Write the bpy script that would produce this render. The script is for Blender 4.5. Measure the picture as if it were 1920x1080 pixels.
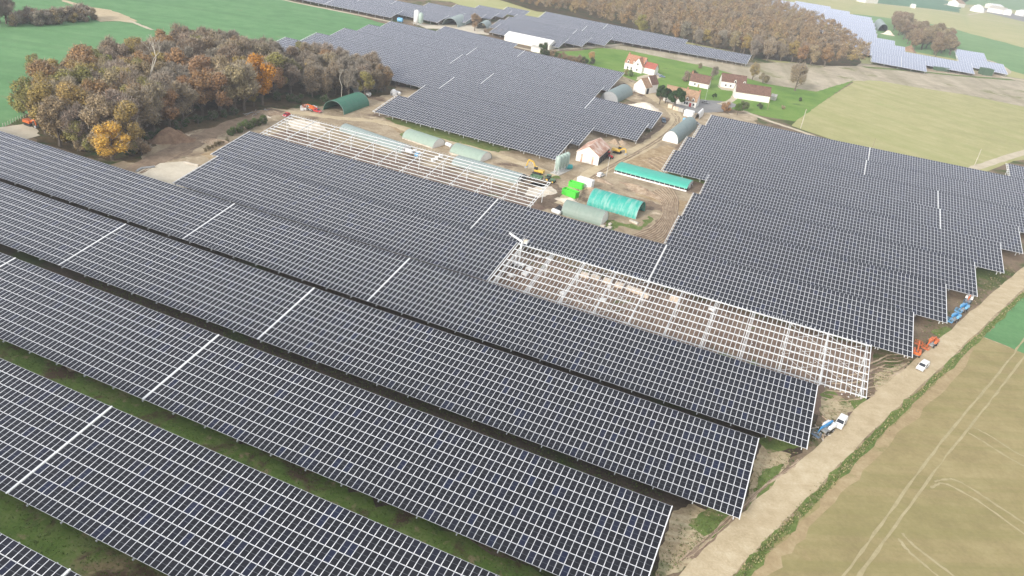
import bpy, bmesh, math, random
import numpy as np
from mathutils import Vector, Matrix

for o in list(bpy.data.objects): bpy.data.objects.remove(o)
scene = bpy.context.scene
col = scene.collection
RAD = math.radians

# ------------------------------------------------------------------ camera
# world: X runs along the canopy rows, Y across them (away), Z up, ground = 0
CAM_H = 95.122
FPX = 1417.72                                   # focal length in pixels of a 1920 px frame
M = np.array([[0.9120824, 0.39095601, 0.12352767],
              [0.28244591, -0.38072981, -0.88049368],
              [-0.29720363, 0.83797268, -0.45768089]])
cd = bpy.data.cameras.new('camera'); cam = bpy.data.objects.new('camera', cd); col.objects.link(cam)
cd.sensor_width = 36; cd.lens = FPX / 1920 * 36; cd.clip_start = 1; cd.clip_end = 30000
mw = Matrix.Identity(4)
for r in range(3):
    mw[r][0] = M[0][r]; mw[r][1] = -M[1][r]; mw[r][2] = -M[2][r]
mw.translation = (0, 0, CAM_H); cam.matrix_world = mw
scene.camera = cam

# ------------------------------------------------------------------ sky and sun
SUN_EL, SUN_AZ = RAD(23), RAD(197)              # azimuth clockwise from +Y: behind the camera, to the left
world = bpy.data.worlds.new('World'); scene.world = world; world.use_nodes = True
wn = world.node_tree.nodes; wl = world.node_tree.links
sky = wn.new('ShaderNodeTexSky'); sky.sky_type = 'NISHITA'; sky.sun_disc = False
sky.sun_elevation = SUN_EL; sky.sun_rotation = SUN_AZ
sky.air_density = 1.0; sky.dust_density = 3.5; sky.ozone_density = 1.0; sky.altitude = 120
hz = wn.new('ShaderNodeHueSaturation'); hz.inputs['Saturation'].default_value = .4          # thin high cloud: a pale sky
veil = wn.new('ShaderNodeMix'); veil.data_type = 'RGBA'; veil.inputs[0].default_value = .55; veil.inputs[7].default_value = (5.6, 5.7, 5.9, 1)
wl.new(sky.outputs[0], hz.inputs['Color']); wl.new(hz.outputs[0], veil.inputs[6]); wl.new(veil.outputs[2], wn['Background'].inputs[0]); wn['Background'].inputs[1].default_value = 0.15
sd = bpy.data.lights.new('sun', 'SUN'); sd.energy = 2.2; sd.angle = RAD(9); sd.color = (1, 0.95, 0.87)
sun = bpy.data.objects.new('sun', sd); col.objects.link(sun)
sv = Vector((math.sin(SUN_AZ) * math.cos(SUN_EL), math.cos(SUN_AZ) * math.cos(SUN_EL), math.sin(SUN_EL)))
sun.rotation_euler = sv.to_track_quat('Z', 'Y').to_euler(); sun.location = (0, 0, 300)
scene.view_settings.view_transform = 'Standard'; scene.view_settings.look = 'None'
scene.view_settings.gamma = 1; scene.view_settings.use_curve_mapping = False
scene.view_settings.exposure = 0.66

# ------------------------------------------------------------------ helpers
def at(x, y, z=0.0):
    """point at height z that the photograph shows at (x, y) (1920 x 1080)"""
    d = M.T @ np.array([(x - 960) / FPX, (y - 540) / FPX, 1.0]); t = (z - CAM_H) / d[2]
    return Vector((d[0] * t, d[1] * t, z))
def to_px(P):
    c = M @ np.array([P[0], P[1], P[2] - CAM_H]); return 960 + FPX * c[0] / c[2], 540 + FPX * c[1] / c[2]
def ppm(P):
    return FPX / (M[2] @ np.array([P[0], P[1], P[2] - CAM_H]))

_cnt = {}
def link(name, data, parent=None):
    o = bpy.data.objects.new(name, data); col.objects.link(o)
    if parent is not None: o.parent = parent
    return o
def tag(o, label=None, cat=None, group=None, kind=None):
    if label: o['label'] = label
    if cat: o['category'] = cat
    if group: o['group'] = group
    if kind: o['kind'] = kind
    return o
def thing(name, label, cat, loc=(0, 0, 0), rz=0.0, group=None):
    o = link(name, None); o.location = loc; o.rotation_euler = (0, 0, rz); o.empty_display_size = .5
    return tag(o, label, cat, group)
def copy_tree(o, parent=None):
    c = o.copy(); col.objects.link(c); c.parent = parent
    for ch in o.children: copy_tree(ch, c)
    return c

class MB:
    """collects shapes for ONE mesh object"""
    def __init__(s): s.v = []; s.f = []; s.m = []
    def add(s, vs, fs, mi=0):
        b = len(s.v); s.v += [tuple(p) for p in vs]; s.f += [tuple(b + i for i in f) for f in fs]; s.m += [mi] * len(fs); return s
    def box(s, x0, x1, y0, y1, z0, z1, mi=0, top=1.0, topy=None):
        cx, cy = (x0 + x1) / 2, (y0 + y1) / 2; ty = top if topy is None else topy
        hx, hy = (x1 - x0) / 2, (y1 - y0) / 2
        vs = [(cx - hx, cy - hy, z0), (cx + hx, cy - hy, z0), (cx + hx, cy + hy, z0), (cx - hx, cy + hy, z0),
              (cx - hx * top, cy - hy * ty, z1), (cx + hx * top, cy - hy * ty, z1), (cx + hx * top, cy + hy * ty, z1), (cx - hx * top, cy + hy * ty, z1)]
        return s.add(vs, [(3, 2, 1, 0), (4, 5, 6, 7), (0, 1, 5, 4), (1, 2, 6, 5), (2, 3, 7, 6), (3, 0, 4, 7)], mi)
    def tube(s, a, b, r0, r1=None, n=8, mi=0, caps=True):
        a, b = Vector(a), Vector(b); r1 = r0 if r1 is None else r1
        d = (b - a).normalized(); u = d.orthogonal().normalized(); w = d.cross(u)
        vs = []
        for p, r in ((a, r0), (b, r1)):
            for k in range(n):
                t = 2 * math.pi * k / n; vs.append(p + u * (math.cos(t) * r) + w * (math.sin(t) * r))
        fs = [(k, (k + 1) % n, n + (k + 1) % n, n + k) for k in range(n)]
        if caps: fs += [tuple(range(n - 1, -1, -1)), tuple(range(n, 2 * n))]
        return s.add(vs, fs, mi)
    def bar(s, a, b, w, h, mi=0):
        """square bar from a to b, w wide, h high (h roughly along Z)"""
        a, b = Vector(a), Vector(b); d = (b - a).normalized()
        side = d.cross(Vector((0, 0, 1)))
        if side.length < 1e-4: side = Vector((1, 0, 0))
        side.normalize(); up = side.cross(d).normalized()
        vs = []
        for p in (a, b):
            for sx, sz in ((-1, -1), (1, -1), (1, 1), (-1, 1)): vs.append(p + side * (sx * w / 2) + up * (sz * h / 2))
        return s.add(vs, [(0, 1, 2, 3), (7, 6, 5, 4), (0, 4, 5, 1), (1, 5, 6, 2), (2, 6, 7, 3), (3, 7, 4, 0)], mi)
    def prism(s, prof, y0, y1, mi=0, ins=0.0):
        """profile in XZ extruded along Y"""
        n = len(prof); vs = [(x, y0, z) for x, z in prof] + [(x, y1, z) for x, z in prof]
        fs = [(k, (k + 1) % n, n + (k + 1) % n, n + k) for k in range(n)] + [tuple(range(n - 1, -1, -1)), tuple(range(n, 2 * n))]
        return s.add(vs, fs, mi)
    def mesh(s, name, mats):
        me = bpy.data.meshes.new(name); me.from_pydata(s.v, [], s.f)
        for m in (mats if isinstance(mats, (list, tuple)) else [mats]): me.materials.append(m)
        if any(s.m): me.polygons.foreach_set('material_index', s.m)
        bm = bmesh.new(); bm.from_mesh(me); bmesh.ops.recalc_face_normals(bm, faces=bm.faces); bm.to_mesh(me); bm.free()
        return me
    def build(s, name, mats, parent=None, smooth=False):
        me = s.mesh(name, mats)
        if smooth: me.polygons.foreach_set('use_smooth', [True] * len(me.polygons))
        return link(name, me, parent)

# ------------------------------------------------------------------ materials
def newmat(name):
    m = bpy.data.materials.new(name); m.use_nodes = True
    return m, m.node_tree.nodes, m.node_tree.links, m.node_tree.nodes['Principled BSDF']
def noise(n, l, vec, scale, detail=4, rough=.55, dist=0.0):
    t = n.new('ShaderNodeTexNoise'); t.inputs['Scale'].default_value = scale; t.inputs['Detail'].default_value = detail
    t.inputs['Roughness'].default_value = rough; t.inputs['Distortion'].default_value = dist
    if vec is not None: l.new(vec, t.inputs['Vector'])
    return t.outputs['Fac']
def ramp(n, l, fac, stops):
    r = n.new('ShaderNodeValToRGB'); e = r.color_ramp.elements
    e[0].position = stops[0][0]; e[0].color = (*stops[0][1], 1)
    e[1].position = stops[1][0]; e[1].color = (*stops[1][1], 1)
    for p, c in stops[2:]:
        k = e.new(p); k.color = (*c, 1)
    l.new(fac, r.inputs[0]); return r.outputs[0]
def mixc(n, l, fac, a, b, mode='MIX'):
    x = n.new('ShaderNodeMix'); x.data_type = 'RGBA'; x.blend_type = mode
    for sock, val in ((x.inputs[0], fac), (x.inputs[6], a), (x.inputs[7], b)):
        if isinstance(val, (int, float)): sock.default_value = val
        elif isinstance(val, (tuple, list)): sock.default_value = (*val, 1)
        else: l.new(val, sock)
    return x.outputs[2]
def bump(n, l, p, h, strength, dist=.1):
    b = n.new('ShaderNodeBump'); b.inputs['Strength'].default_value = strength; b.inputs['Distance'].default_value = dist
    l.new(h, b.inputs['Height']); l.new(b.outputs[0], p.inputs['Normal'])
def worldpos(n): return n.new('ShaderNodeNewGeometry').outputs['Position']
def scaled(n, l, vec, sx, sy, sz=1, rz=0.0):
    m = n.new('ShaderNodeMapping'); m.inputs['Scale'].default_value = (sx, sy, sz); m.inputs['Rotation'].default_value = (0, 0, rz)
    if rz:                                       # rotate first, then scale
        m.inputs['Scale'].default_value = (1, 1, 1); l.new(vec, m.inputs['Vector'])
        m2 = n.new('ShaderNodeMapping'); m2.inputs['Scale'].default_value = (sx, sy, sz); l.new(m.outputs[0], m2.inputs['Vector']); return m2.outputs[0]
    l.new(vec, m.inputs['Vector']); return m.outputs[0]

def plain(name, c, rough=.6, metal=0.0, var=.12, scale=1.5, spec=.5):
    """single-colour thing with slight dirt / wear variation"""
    m, n, l, p = newmat(name)
    tc = n.new('ShaderNodeTexCoord').outputs['Object']
    f = noise(n, l, tc, scale, 5, .65)
    lo = tuple(x * (1 - var * 1.6) for x in c); hi = tuple(min(1, x * (1 + var)) for x in c)
    l.new(ramp(n, l, f, [(.3, lo), (.7, hi)]), p.inputs['Base Color'])
    p.inputs['Roughness'].default_value = rough; p.inputs['Metallic'].default_value = metal
    p.inputs['Specular IOR Level'].default_value = spec
    return m
def ground_mat(name, cols, s_big, s_mid, s_fine, stripe=None, bumpv=.4, patch=None):
    """cols: dark, mid, light; stripe: (angle, scale_across, amount, colour); patch: (scale, threshold, colour)"""
    m, n, l, p = newmat(name); P = worldpos(n)
    a = noise(n, l, P, s_big, 4, .6); b = noise(n, l, P, s_mid, 5, .65); c = noise(n, l, P, s_fine, 4, .7)
    x = n.new('ShaderNodeMath'); x.operation = 'MULTIPLY_ADD'; l.new(a, x.inputs[0]); x.inputs[1].default_value = .5; l.new(b, x.inputs[2])
    y = n.new('ShaderNodeMath'); y.operation = 'MULTIPLY_ADD'; l.new(c, y.inputs[0]); y.inputs[1].default_value = .6; l.new(x.outputs[0], y.inputs[2])
    base = ramp(n, l, y.outputs[0], [(.72, cols[0]), (1.02, cols[1]), (1.3, cols[2])])
    # normalise: ramp positions above 1 are clamped, so rescale
    r = base.node; mr = n.new('ShaderNodeMapRange'); mr.inputs[1].default_value = .7; mr.inputs[2].default_value = 1.4
    l.new(y.outputs[0], mr.inputs[0]); l.new(mr.outputs[0], r.inputs[0])
    e = r.color_ramp.elements; e[0].position = .15; e[1].position = .5; e[2].position = .85
    out = base
    if patch:
        for sc, th, pc in patch:
            q = noise(n, l, P, sc, 6, .65, .3); k = n.new('ShaderNodeMapRange'); k.inputs[1].default_value = th - .04; k.inputs[2].default_value = th + .05
            l.new(q, k.inputs[0]); pv = mixc(n, l, c, tuple(v * .6 for v in pc), tuple(v * 1.4 for v in pc)); out = mixc(n, l, k.outputs[0], out, pv)
    if stripe:
        ang, sx, amt, sc = stripe
        v = scaled(n, l, P, sx, sx * .02, 1, ang); q = noise(n, l, v, 1.0, 3, .6)
        k = n.new('ShaderNodeMapRange'); k.inputs[1].default_value = .45; k.inputs[2].default_value = .65; k.inputs[4].default_value = amt
        l.new(q, k.inputs[0]); out = mixc(n, l, k.outputs[0], out, sc)
    l.new(out, p.inputs['Base Color']); p.inputs['Roughness'].default_value = .95; p.inputs['Specular IOR Level'].default_value = .15
    bump(n, l, p, c, bumpv, .15)
    return m

ROWA = 0.0
MT = {}
MT['ground'] = ground_mat('soil_and_grass', [(.14, .10, .07), (.21, .155, .105), (.30, .235, .16)], .02, .12, 1.4, bumpv=.6,
                          patch=[(.045, .54, (.075, .10, .03)), (.3, .62, (.06, .09, .025))])
MT['aisle'] = ground_mat('aisle_grass', [(.085, .145, .03), (.13, .20, .042), (.20, .235, .08)], .03, .2, 2.0, bumpv=.7,
                         patch=[(.06, .60, (.24, .19, .10)), (.35, .61, (.28, .23, .12)), (.12, .56, (.11, .075, .045))])
MT['soil'] = ground_mat('yard_soil', [(.25, .19, .125), (.37, .295, .20), (.51, .42, .30)], .03, .16, 1.1, bumpv=.8,
                        patch=[(.05, .585, (.15, .105, .075)), (.06, .68, (.12, .145, .05)), (.11, .63, (.60, .50, .37)), (.5, .70, (.66, .58, .47))])
MT['soil2'] = ground_mat('trampled_soil', [(.28, .215, .14), (.39, .305, .195), (.52, .42, .28)], .04, .25, 1.6, bumpv=.8, stripe=(RAD(52), .55, .5, (.15, .105, .07)),
                         patch=[(.09, .60, (.11, .15, .04)), (.14, .62, (.19, .135, .09)), (.4, .66, (.62, .53, .38))])
MT['field_green'] = ground_mat('green_field', [(.10, .225, .09), (.13, .275, .115), (.17, .315, .14)], .012, .09, .9, stripe=(RAD(72), .12, .35, (.09, .19, .08)),
                               patch=[(.05, .70, (.22, .22, .11))])
MT['field_tan'] = ground_mat('stubble_field', [(.26, .21, .105), (.32, .262, .13), (.38, .315, .165)], .02, .12, 1.0, stripe=(RAD(62), .35, .4, (.22, .215, .08)),
                             patch=[(.03, .645, (.225, .235, .08)), (.05, .66, (.36, .265, .15))])
MT['field_wheat'] = ground_mat('pale_field', [(.33, .315, .145), (.40, .375, .18), (.46, .42, .225)], .012, .07, .5, stripe=(RAD(-52), .09, .5, (.30, .32, .12)),
                               patch=[(.02, .66, (.30, .36, .13))])
MT['field_far'] = ground_mat('far_pale_field', [(.36, .37, .16), (.43, .41, .19), (.48, .44, .23)], .004, .02, .1, stripe=(RAD(5), .02, .5, (.34, .38, .16)))
MT['field_far_green'] = ground_mat('far_green_field', [(.13, .25, .10), (.17, .30, .12), (.22, .35, .15)], .004, .02, .1, stripe=(RAD(5), .02, .4, (.20, .30, .12)))
MT['field_far_dark'] = ground_mat('far_dark_green_field', [(.07, .17, .09), (.10, .22, .12), (.13, .25, .14)], .004, .02, .1, stripe=(RAD(8), .02, .4, (.08, .18, .09)))
MT['fallow'] = ground_mat('fallow_strip', [(.32, .275, .20), (.44, .38, .28), (.55, .48, .37)], .015, .06, .5, stripe=(RAD(-12), .06, .55, (.26, .23, .14)),
                          patch=[(.03, .60, (.22, .22, .10))])
MT['lawn'] = ground_mat('lawn', [(.10, .20, .035), (.15, .26, .05), (.21, .30, .075)], .015, .06, .7, stripe=(RAD(20), .06, .35, (.19, .27, .07)),
                        patch=[(.03, .66, (.09, .16, .04))])
MT['verge'] = ground_mat('grass_verge', [(.09, .135, .035), (.14, .19, .055), (.22, .245, .09)], .05, .35, 2.0, bumpv=.9,
                         patch=[(.22, .62, (.30, .24, .14))])
MT['road'] = ground_mat('dirt_road', [(.42, .335, .21), (.52, .425, .28), (.60, .51, .355)], .04, .3, 2.2, bumpv=.6, stripe=(RAD(61), .5, .35, (.44, .345, .215)), patch=[(.12, .66, (.38, .29, .18)), (.5, .69, (.63, .56, .43))])
MT['lane'] = ground_mat('pale_lane', [(.46, .40, .29), (.54, .47, .35), (.60, .53, .41)], .03, .2, 1.5, bumpv=.2)
MT['rut'] = ground_mat('rut_soil', [(.16, .115, .08), (.25, .185, .13), (.34, .26, .185)], .05, .3, 1.5, bumpv=.6)
MT['frame_soil'] = ground_mat('brown_frame_soil', [(.15, .10, .075), (.22, .155, .115), (.29, .215, .16)], .03, .2, 1.4, bumpv=.7, patch=[(.09, .64, (.10, .15, .045)), (.4, .70, (.5, .42, .32))])
MT['rut_pale'] = ground_mat('pale_rut_soil', [(.34, .25, .17), (.44, .34, .24), (.54, .44, .33)], .05, .3, 1.5, bumpv=.6)
MT['churned'] = ground_mat('churned_soil', [(.12, .085, .06), (.19, .14, .10), (.28, .215, .15)], .06, .3, 1.2, bumpv=1, patch=[(.16, .62, (.36, .28, .20))])
MT['ochre'] = ground_mat('ochre_soil', [(.26, .175, .095), (.38, .28, .165), (.50, .395, .26)], .08, .35, 1.3, bumpv=.9, patch=[(.14, .62, (.17, .12, .075)), (.4, .68, (.58, .49, .36))])
MT['straw'] = ground_mat('straw_strewn_soil', [(.27, .205, .125), (.40, .32, .20), (.52, .43, .28)], .08, .4, 1.6, bumpv=.8, stripe=(RAD(75), .8, .5, (.52, .45, .31)), patch=[(.16, .61, (.12, .155, .05)), (.5, .67, (.20, .145, .09))])
MT['shade_soil'] = ground_mat('shade_darkened_soil_and_grass', [(.055, .042, .03), (.085, .064, .045), (.13, .10, .07)], .03, .2, 1.6, bumpv=.7, patch=[(.05, .57, (.06, .085, .025))])  # canopy shade put into the colour: soil and grass darkened
MT['margin'] = ground_mat('bare_field_margin', [(.30, .225, .125), (.38, .29, .165), (.45, .36, .22)], .04, .25, 1.4, bumpv=.5, patch=[(.08, .62, (.27, .235, .11))])
MT['tyre'] = ground_mat('tyre_track', [(.33, .285, .16), (.40, .34, .20), (.46, .395, .245)], .05, .3, 1.5, bumpv=.2)
MT['pad'] = ground_mat('gravel_pad', [(.52, .46, .36), (.60, .54, .43), (.66, .60, .49)], .04, .25, 1.5, bumpv=.2)
MT['litter'] = ground_mat('leaf_litter', [(.05, .045, .02), (.10, .075, .04), (.17, .115, .06)], .04, .25, 1.5, bumpv=.8, patch=[(.08, .56, (.035, .07, .02))])
MT['tarmac'] = ground_mat('grey_tarmac', [(.20, .20, .20), (.25, .245, .24), (.30, .295, .285)], .02, .1, 1.0, bumpv=.1)
MT['rubble'] = ground_mat('rubble_heap', [(.22, .16, .11), (.36, .27, .19), (.50, .41, .31)], .1, .5, 2.0, bumpv=1)
MT['sand'] = ground_mat('pale_sand', [(.55, .46, .35), (.68, .60, .49), (.78, .72, .63)], .1, .5, 2.0, bumpv=.6)
MT['clay'] = ground_mat('clay_heap', [(.16, .10, .065), (.25, .165, .11), (.34, .235, .155)], .1, .4, 2.0, bumpv=1)

def glass_mat():
    m, n, l, p = newmat('panel_glass')
    a = n.new('ShaderNodeAttribute'); a.attribute_name = 'tint'
    l.new(ramp(n, l, a.outputs['Fac'], [(0, (.006, .006, .0075)), (.5, (.007, .0072, .010)), (.8, (.0075, .009, .019)), (1, (.008, .012, .032))]), p.inputs['Base Color'])
    # anti-reflective cover glass: little reflection head on, a lot at grazing angles
    p.inputs['Roughness'].default_value = .6; p.inputs['Specular IOR Level'].default_value = 0
    f = n.new('ShaderNodeFresnel'); f.inputs['IOR'].default_value = 1.5
    q = n.new('ShaderNodeMath'); q.operation = 'POWER'; l.new(f.outputs[0], q.inputs[0]); q.inputs[1].default_value = 1.45
    k = n.new('ShaderNodeMath'); k.operation = 'MULTIPLY'; k.use_clamp = True; l.new(q.outputs[0], k.inputs[0]); k.inputs[1].default_value = 3.3
    gl = n.new('ShaderNodeBsdfGlossy'); gl.inputs['Color'].default_value = (.84, .87, 1, 1); gl.inputs['Roughness'].default_value = .14
    mx = n.new('ShaderNodeMixShader'); l.new(k.outputs[0], mx.inputs[0]); l.new(p.outputs[0], mx.inputs[1]); l.new(gl.outputs[0], mx.inputs[2]); l.new(mx.outputs[0], n['Material Output'].inputs[0])
    return m
MT['glass'] = glass_mat()
MT['frame'] = plain('anodised_frame', (.73, .74, .77), .45, .0, .06, .4)
MT['busbar'] = plain('panel_gap_line', (.10, .11, .125), .4, 0, .05)
MT['galv'] = plain('galvanised_steel', (.70, .715, .72), .5, .0, .10, .6)
MT['strip'] = plain('white_joint_strip', (.78, .79, .80), .5, 0, .05, .6)
MT['white'] = plain('white_paint', (.80, .80, .79), .45, 0, .06, .8)
MT['render'] = plain('white_render', (.80, .775, .72), .85, 0, .07, .4)
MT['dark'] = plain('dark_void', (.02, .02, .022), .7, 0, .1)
MT['rubber'] = plain('black_rubber', (.025, .024, .023), .85, 0, .2)
MT['window'] = plain('window_glass', (.03, .035, .045), .12, 0, .1)
MT['tile_orange'] = plain('orange_tile_roof', (.40, .205, .13), .85, 0, .28, .9)
MT['tile_tan'] = plain('tan_tile_roof', (.36, .23, .145), .85, 0, .28, .9)
MT['tile_brown'] = plain('brown_tile_roof', (.17, .095, .07), .85, 0, .30, .9)
MT['tile_red'] = plain('red_tile_roof', (.36, .11, .08), .85, 0, .22, .9)
MT['concrete'] = plain('concrete', (.50, .48, .44), .85, 0, .15, .8)
MT['stone'] = plain('pale_stone', (.58, .53, .45), .9, 0, .22, .8)
MT['wood'] = plain('weathered_wood', (.32, .25, .17), .85, 0, .2)
MT['pallet'] = plain('pallet_wood', (.62, .46, .31), .85, 0, .18)
MT['card'] = plain('wrapped_carton', (.72, .60, .47), .7, 0, .12)
def fabric(name, c, streak, dirty):
    """tunnel sheeting: vertical streaks and dirty bands"""
    m, n, l, p = newmat(name); tc = n.new('ShaderNodeTexCoord').outputs['Object']
    f = noise(n, l, scaled(n, l, tc, 1.2, .12, .35), 1.0, 4, .6); g = noise(n, l, tc, .6, 4, .6)
    o = mixc(n, l, g, tuple(x * .8 for x in c), tuple(min(1, x * 1.15) for x in c))
    k = n.new('ShaderNodeMapRange'); k.inputs[1].default_value = .45; k.inputs[2].default_value = .68; k.inputs[4].default_value = streak; l.new(f, k.inputs[0])
    l.new(mixc(n, l, k.outputs[0], o, dirty), p.inputs['Base Color']); p.inputs['Roughness'].default_value = .55
    return m
MT['tun_dark'] = fabric('dark_green_sheeting', (.035, .17, .105), .5, (.07, .17, .12))
MT['tun_grey'] = fabric('grey_green_sheeting', (.23, .30, .255), .35, (.30, .34, .30))
MT['tun_sage'] = fabric('sage_green_sheeting', (.29, .375, .31), .4, (.36, .42, .37))
MT['tun_teal'] = fabric('teal_sheeting', (.03, .36, .29), .8, (.26, .46, .41))
MT['tun_aqua'] = fabric('aqua_sheeting', (.06, .41, .315), .12, (.12, .42, .34))
MT['tun_slate'] = fabric('slate_sheeting', (.20, .26, .255), .3, (.26, .31, .30))
MT['tun_clear'] = fabric('faded_clear_sheeting', (.30, .36, .345), .5, (.24, .29, .28))
def rust_mat():
    m, n, l, p = newmat('rusty_corrugated'); tc = n.new('ShaderNodeTexCoord').outputs['Object']
    a = noise(n, l, tc, .35, 5, .65); b = noise(n, l, scaled(n, l, tc, 2.5, .25, .25), 1.0, 4, .6)
    o = ramp(n, l, a, [(.38, (.70, .60, .53)), (.48, (.55, .33, .23)), (.60, (.34, .13, .07))])
    bb = n.new('ShaderNodeMath'); bb.operation = 'MULTIPLY'; l.new(b, bb.inputs[0]); bb.inputs[1].default_value = .5
    l.new(mixc(n, l, bb.outputs[0], o, (.62, .46, .38)), p.inputs['Base Color']); p.inputs['Roughness'].default_value = .8
    return m
MT['rust'] = rust_mat()
MT['silo'] = plain('pale_green_silo', (.36, .45, .40), .45, 0, .1, .7)
MT['blue'] = plain('blue_paint', (.03, .25, .55), .4, 0, .12); MT['lightblue'] = plain('light_blue_paint', (.16, .42, .68), .4, 0, .12)
MT['orange'] = plain('orange_paint', (.62, .14, .03), .45, 0, .15); MT['yellow'] = plain('yellow_paint', (.62, .40, .06), .45, 0, .15)
MT['red'] = plain('red_paint', (.55, .03, .04), .4, 0, .12); MT['green'] = plain('bright_green_paint', (.09, .62, .06), .45, 0, .12)
MT['tractor'] = plain('dull_green_paint', (.10, .19, .11), .5, 0, .2); MT['tealtank'] = plain('teal_tank', (.03, .33, .34), .4, 0, .1)
MT['grey'] = plain('grey_paint', (.33, .34, .35), .5, 0, .15); MT['olive'] = plain('olive_tarpaulin', (.07, .13, .075), .7, 0, .2)
MT['bark'] = plain('bark', (.16, .13, .10), .95, 0, .25, 1.0); MT['dead'] = plain('dead_bark', (.50, .46, .38), .9, 0, .15, 1.0)
MT['slatebox'] = plain('slate_blue_metal', (.13, .19, .26), .5, 0, .15)

def leaf_mat(name, twig=False):
    m, n, l, p = newmat(name)
    oi = n.new('ShaderNodeObjectInfo'); a = n.new('ShaderNodeAttribute'); a.attribute_name = 'tint'
    v = n.new('ShaderNodeMapRange'); v.inputs[3].default_value = .62; v.inputs[4].default_value = 1.45; l.new(a.outputs['Fac'], v.inputs[0])
    hs = n.new('ShaderNodeHueSaturation'); hs.inputs['Saturation'].default_value = .6 if twig else 1.0
    l.new(v.outputs[0], hs.inputs['Value']); l.new(oi.outputs['Color'], hs.inputs['Color'])
    c = hs.outputs[0]
    if twig: c = mixc(n, l, .45, c, (.30, .245, .18))
    l.new(c, p.inputs['Base Color']); p.inputs['Roughness'].default_value = .85; p.inputs['Specular IOR Level'].default_value = .2
    if not twig:
        tr = n.new('ShaderNodeBsdfTranslucent'); l.new(c, tr.inputs[0]); mx = n.new('ShaderNodeMixShader'); mx.inputs[0].default_value = .3
        l.new(p.outputs[0], mx.inputs[1]); l.new(tr.outputs[0], mx.inputs[2]); l.new(mx.outputs[0], n['Material Output'].inputs[0])
    return m
MT['leaf'] = leaf_mat('autumn_leaves'); MT['twig'] = leaf_mat('fine_twigs', True)

# ------------------------------------------------------------------ ground
rng = random.Random(7)
def resample(pts, step, jit, closed=True, smooth=False):
    out = []; n = len(pts); segs = n if closed else n - 1
    for i in range(segs):
        a, b = pts[i], pts[(i + 1) % n]; L = (b - a).length
        st = max(step, .006 * (a.length + b.length) / 2); k = max(1, int(L / st))
        nor = Vector((-(b - a).y, (b - a).x, 0)); nor = nor / max(nor.length, 1e-6)
        for j in range(k):
            t = j / k; p = a.lerp(b, t)
            if j and jit: p = p + nor * rng.gauss(0, jit * (st / step) ** .5)
            out.append(p)
    if not closed: out.append(pts[-1])
    return out
def sheet(name, pts, z, mat, step=2.0, jit=.5, kind='structure'):
    """flat irregular sheet; pts are photograph positions of ground points"""
    P = resample([at(*p) if len(p) == 2 else Vector(p) for p in pts], step, jit)
    me = bpy.data.meshes.new(name); me.from_pydata([(p.x, p.y, z) for p in P], [], [tuple(range(len(P)))]); me.materials.append(MT[mat])
    if me.polygons[0].normal.z < 0: me.flip_normals()
    o = link(name, me); o['kind'] = kind; return o
def spline(pts, n=8):
    out = []
    for i in range(len(pts) - 1):
        p0 = pts[max(i - 1, 0)]; p1 = pts[i]; p2 = pts[i + 1]; p3 = pts[min(i + 2, len(pts) - 1)]
        for k in range(n):
            t = k / n
            out.append(.5 * ((2 * p1) + (p2 - p0) * t + (2 * p0 - 5 * p1 + 4 * p2 - p3) * t * t + (3 * p1 - p0 - 3 * p2 + p3) * t ** 3))
    out.append(pts[-1]); return out
def ribbon_mb(mb, pts, w, z, jit=.1, ridge=0.0):
    C = spline(pts, 8); L = []; R = []; T = []
    for i, c in enumerate(C):
        d = (C[min(i + 1, len(C) - 1)] - C[max(i - 1, 0)]); nr = Vector((-d.y, d.x, 0)).normalized()
        ww = w(i / (len(C) - 1)) if callable(w) else w
        L.append(c + nr * (ww / 2 + rng.gauss(0, jit))); R.append(c - nr * (ww / 2 + rng.gauss(0, jit))); T.append(c)
    n = len(C)
    if ridge:
        vs = [(p.x, p.y, z) for p in L] + [(p.x, p.y, z + ridge * rng.uniform(.6, 1.2)) for p in T] + [(p.x, p.y, z) for p in R]
        fs = [(i, i + 1, n + i + 1, n + i) for i in range(n - 1)] + [(n + i, n + i + 1, 2 * n + i + 1, 2 * n + i) for i in range(n - 1)]
    else:
        vs = [(p.x, p.y, z) for p in L] + [(p.x, p.y, z) for p in R]; fs = [(i, i + 1, n + i + 1, n + i) for i in range(n - 1)]
    mb.add(vs, fs)
def ribbon(name, pts, w, z, mat, jit=.1):
    mb = MB(); ribbon_mb(mb, [at(*p) if len(p) == 2 else Vector(p) for p in pts], w, z, jit); o = mb.build(name, MT[mat]); o['kind'] = 'structure'; return o

g = MB(); S = 9500; g.add([(-S, -S, 0), (S, -S, 0), (S, S, 0), (-S, S, 0)], [(0, 1, 2, 3)]); tag(g.build('ground', MT['ground']), kind='structure')
# far countryside
sheet('field_far_pale', [(-6000, 1050, 0), (-1500, 1000, 0), (-500, 800, 0), (-300, 640, 0), (-60, 690, 0), (60, 640, 0), (170, 800, 0), (500, 820, 0), (6000, 900, 0), (9000, 9300, 0), (-9000, 9300, 0)], .02, 'field_far', 40, 3)
sheet('field_far_left', [(-9000, -200, 0), (-420, 560, 0), (-800, 900, 0), (-9000, 3000, 0)], .03, 'field_far_green', 40, 3)
sheet('green_strip', [(1655, 88), (1640, 60), (1620, 45), (1600, 26), (1660, 33), (1760, 47), (1990, 108), (1990, 158), (1880, 128), (1800, 112)], .05, 'field_far_green', 20, 2)
sheet('green_field_beyond', [(1540, -6), (1600, 0), (1660, 8), (1740, 16), (1800, 24), (1800, 10), (1760, -4), (1700, -14), (1600, -12)], .05, 'field_far_dark', 30, 2)
sheet('green_meadow_beyond', [(1800, 8), (1840, 10), (1880, 16), (1990, 30), (1990, 8), (1900, -2), (1800, -2)], .06, 'field_far_green', 30, 2)
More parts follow.
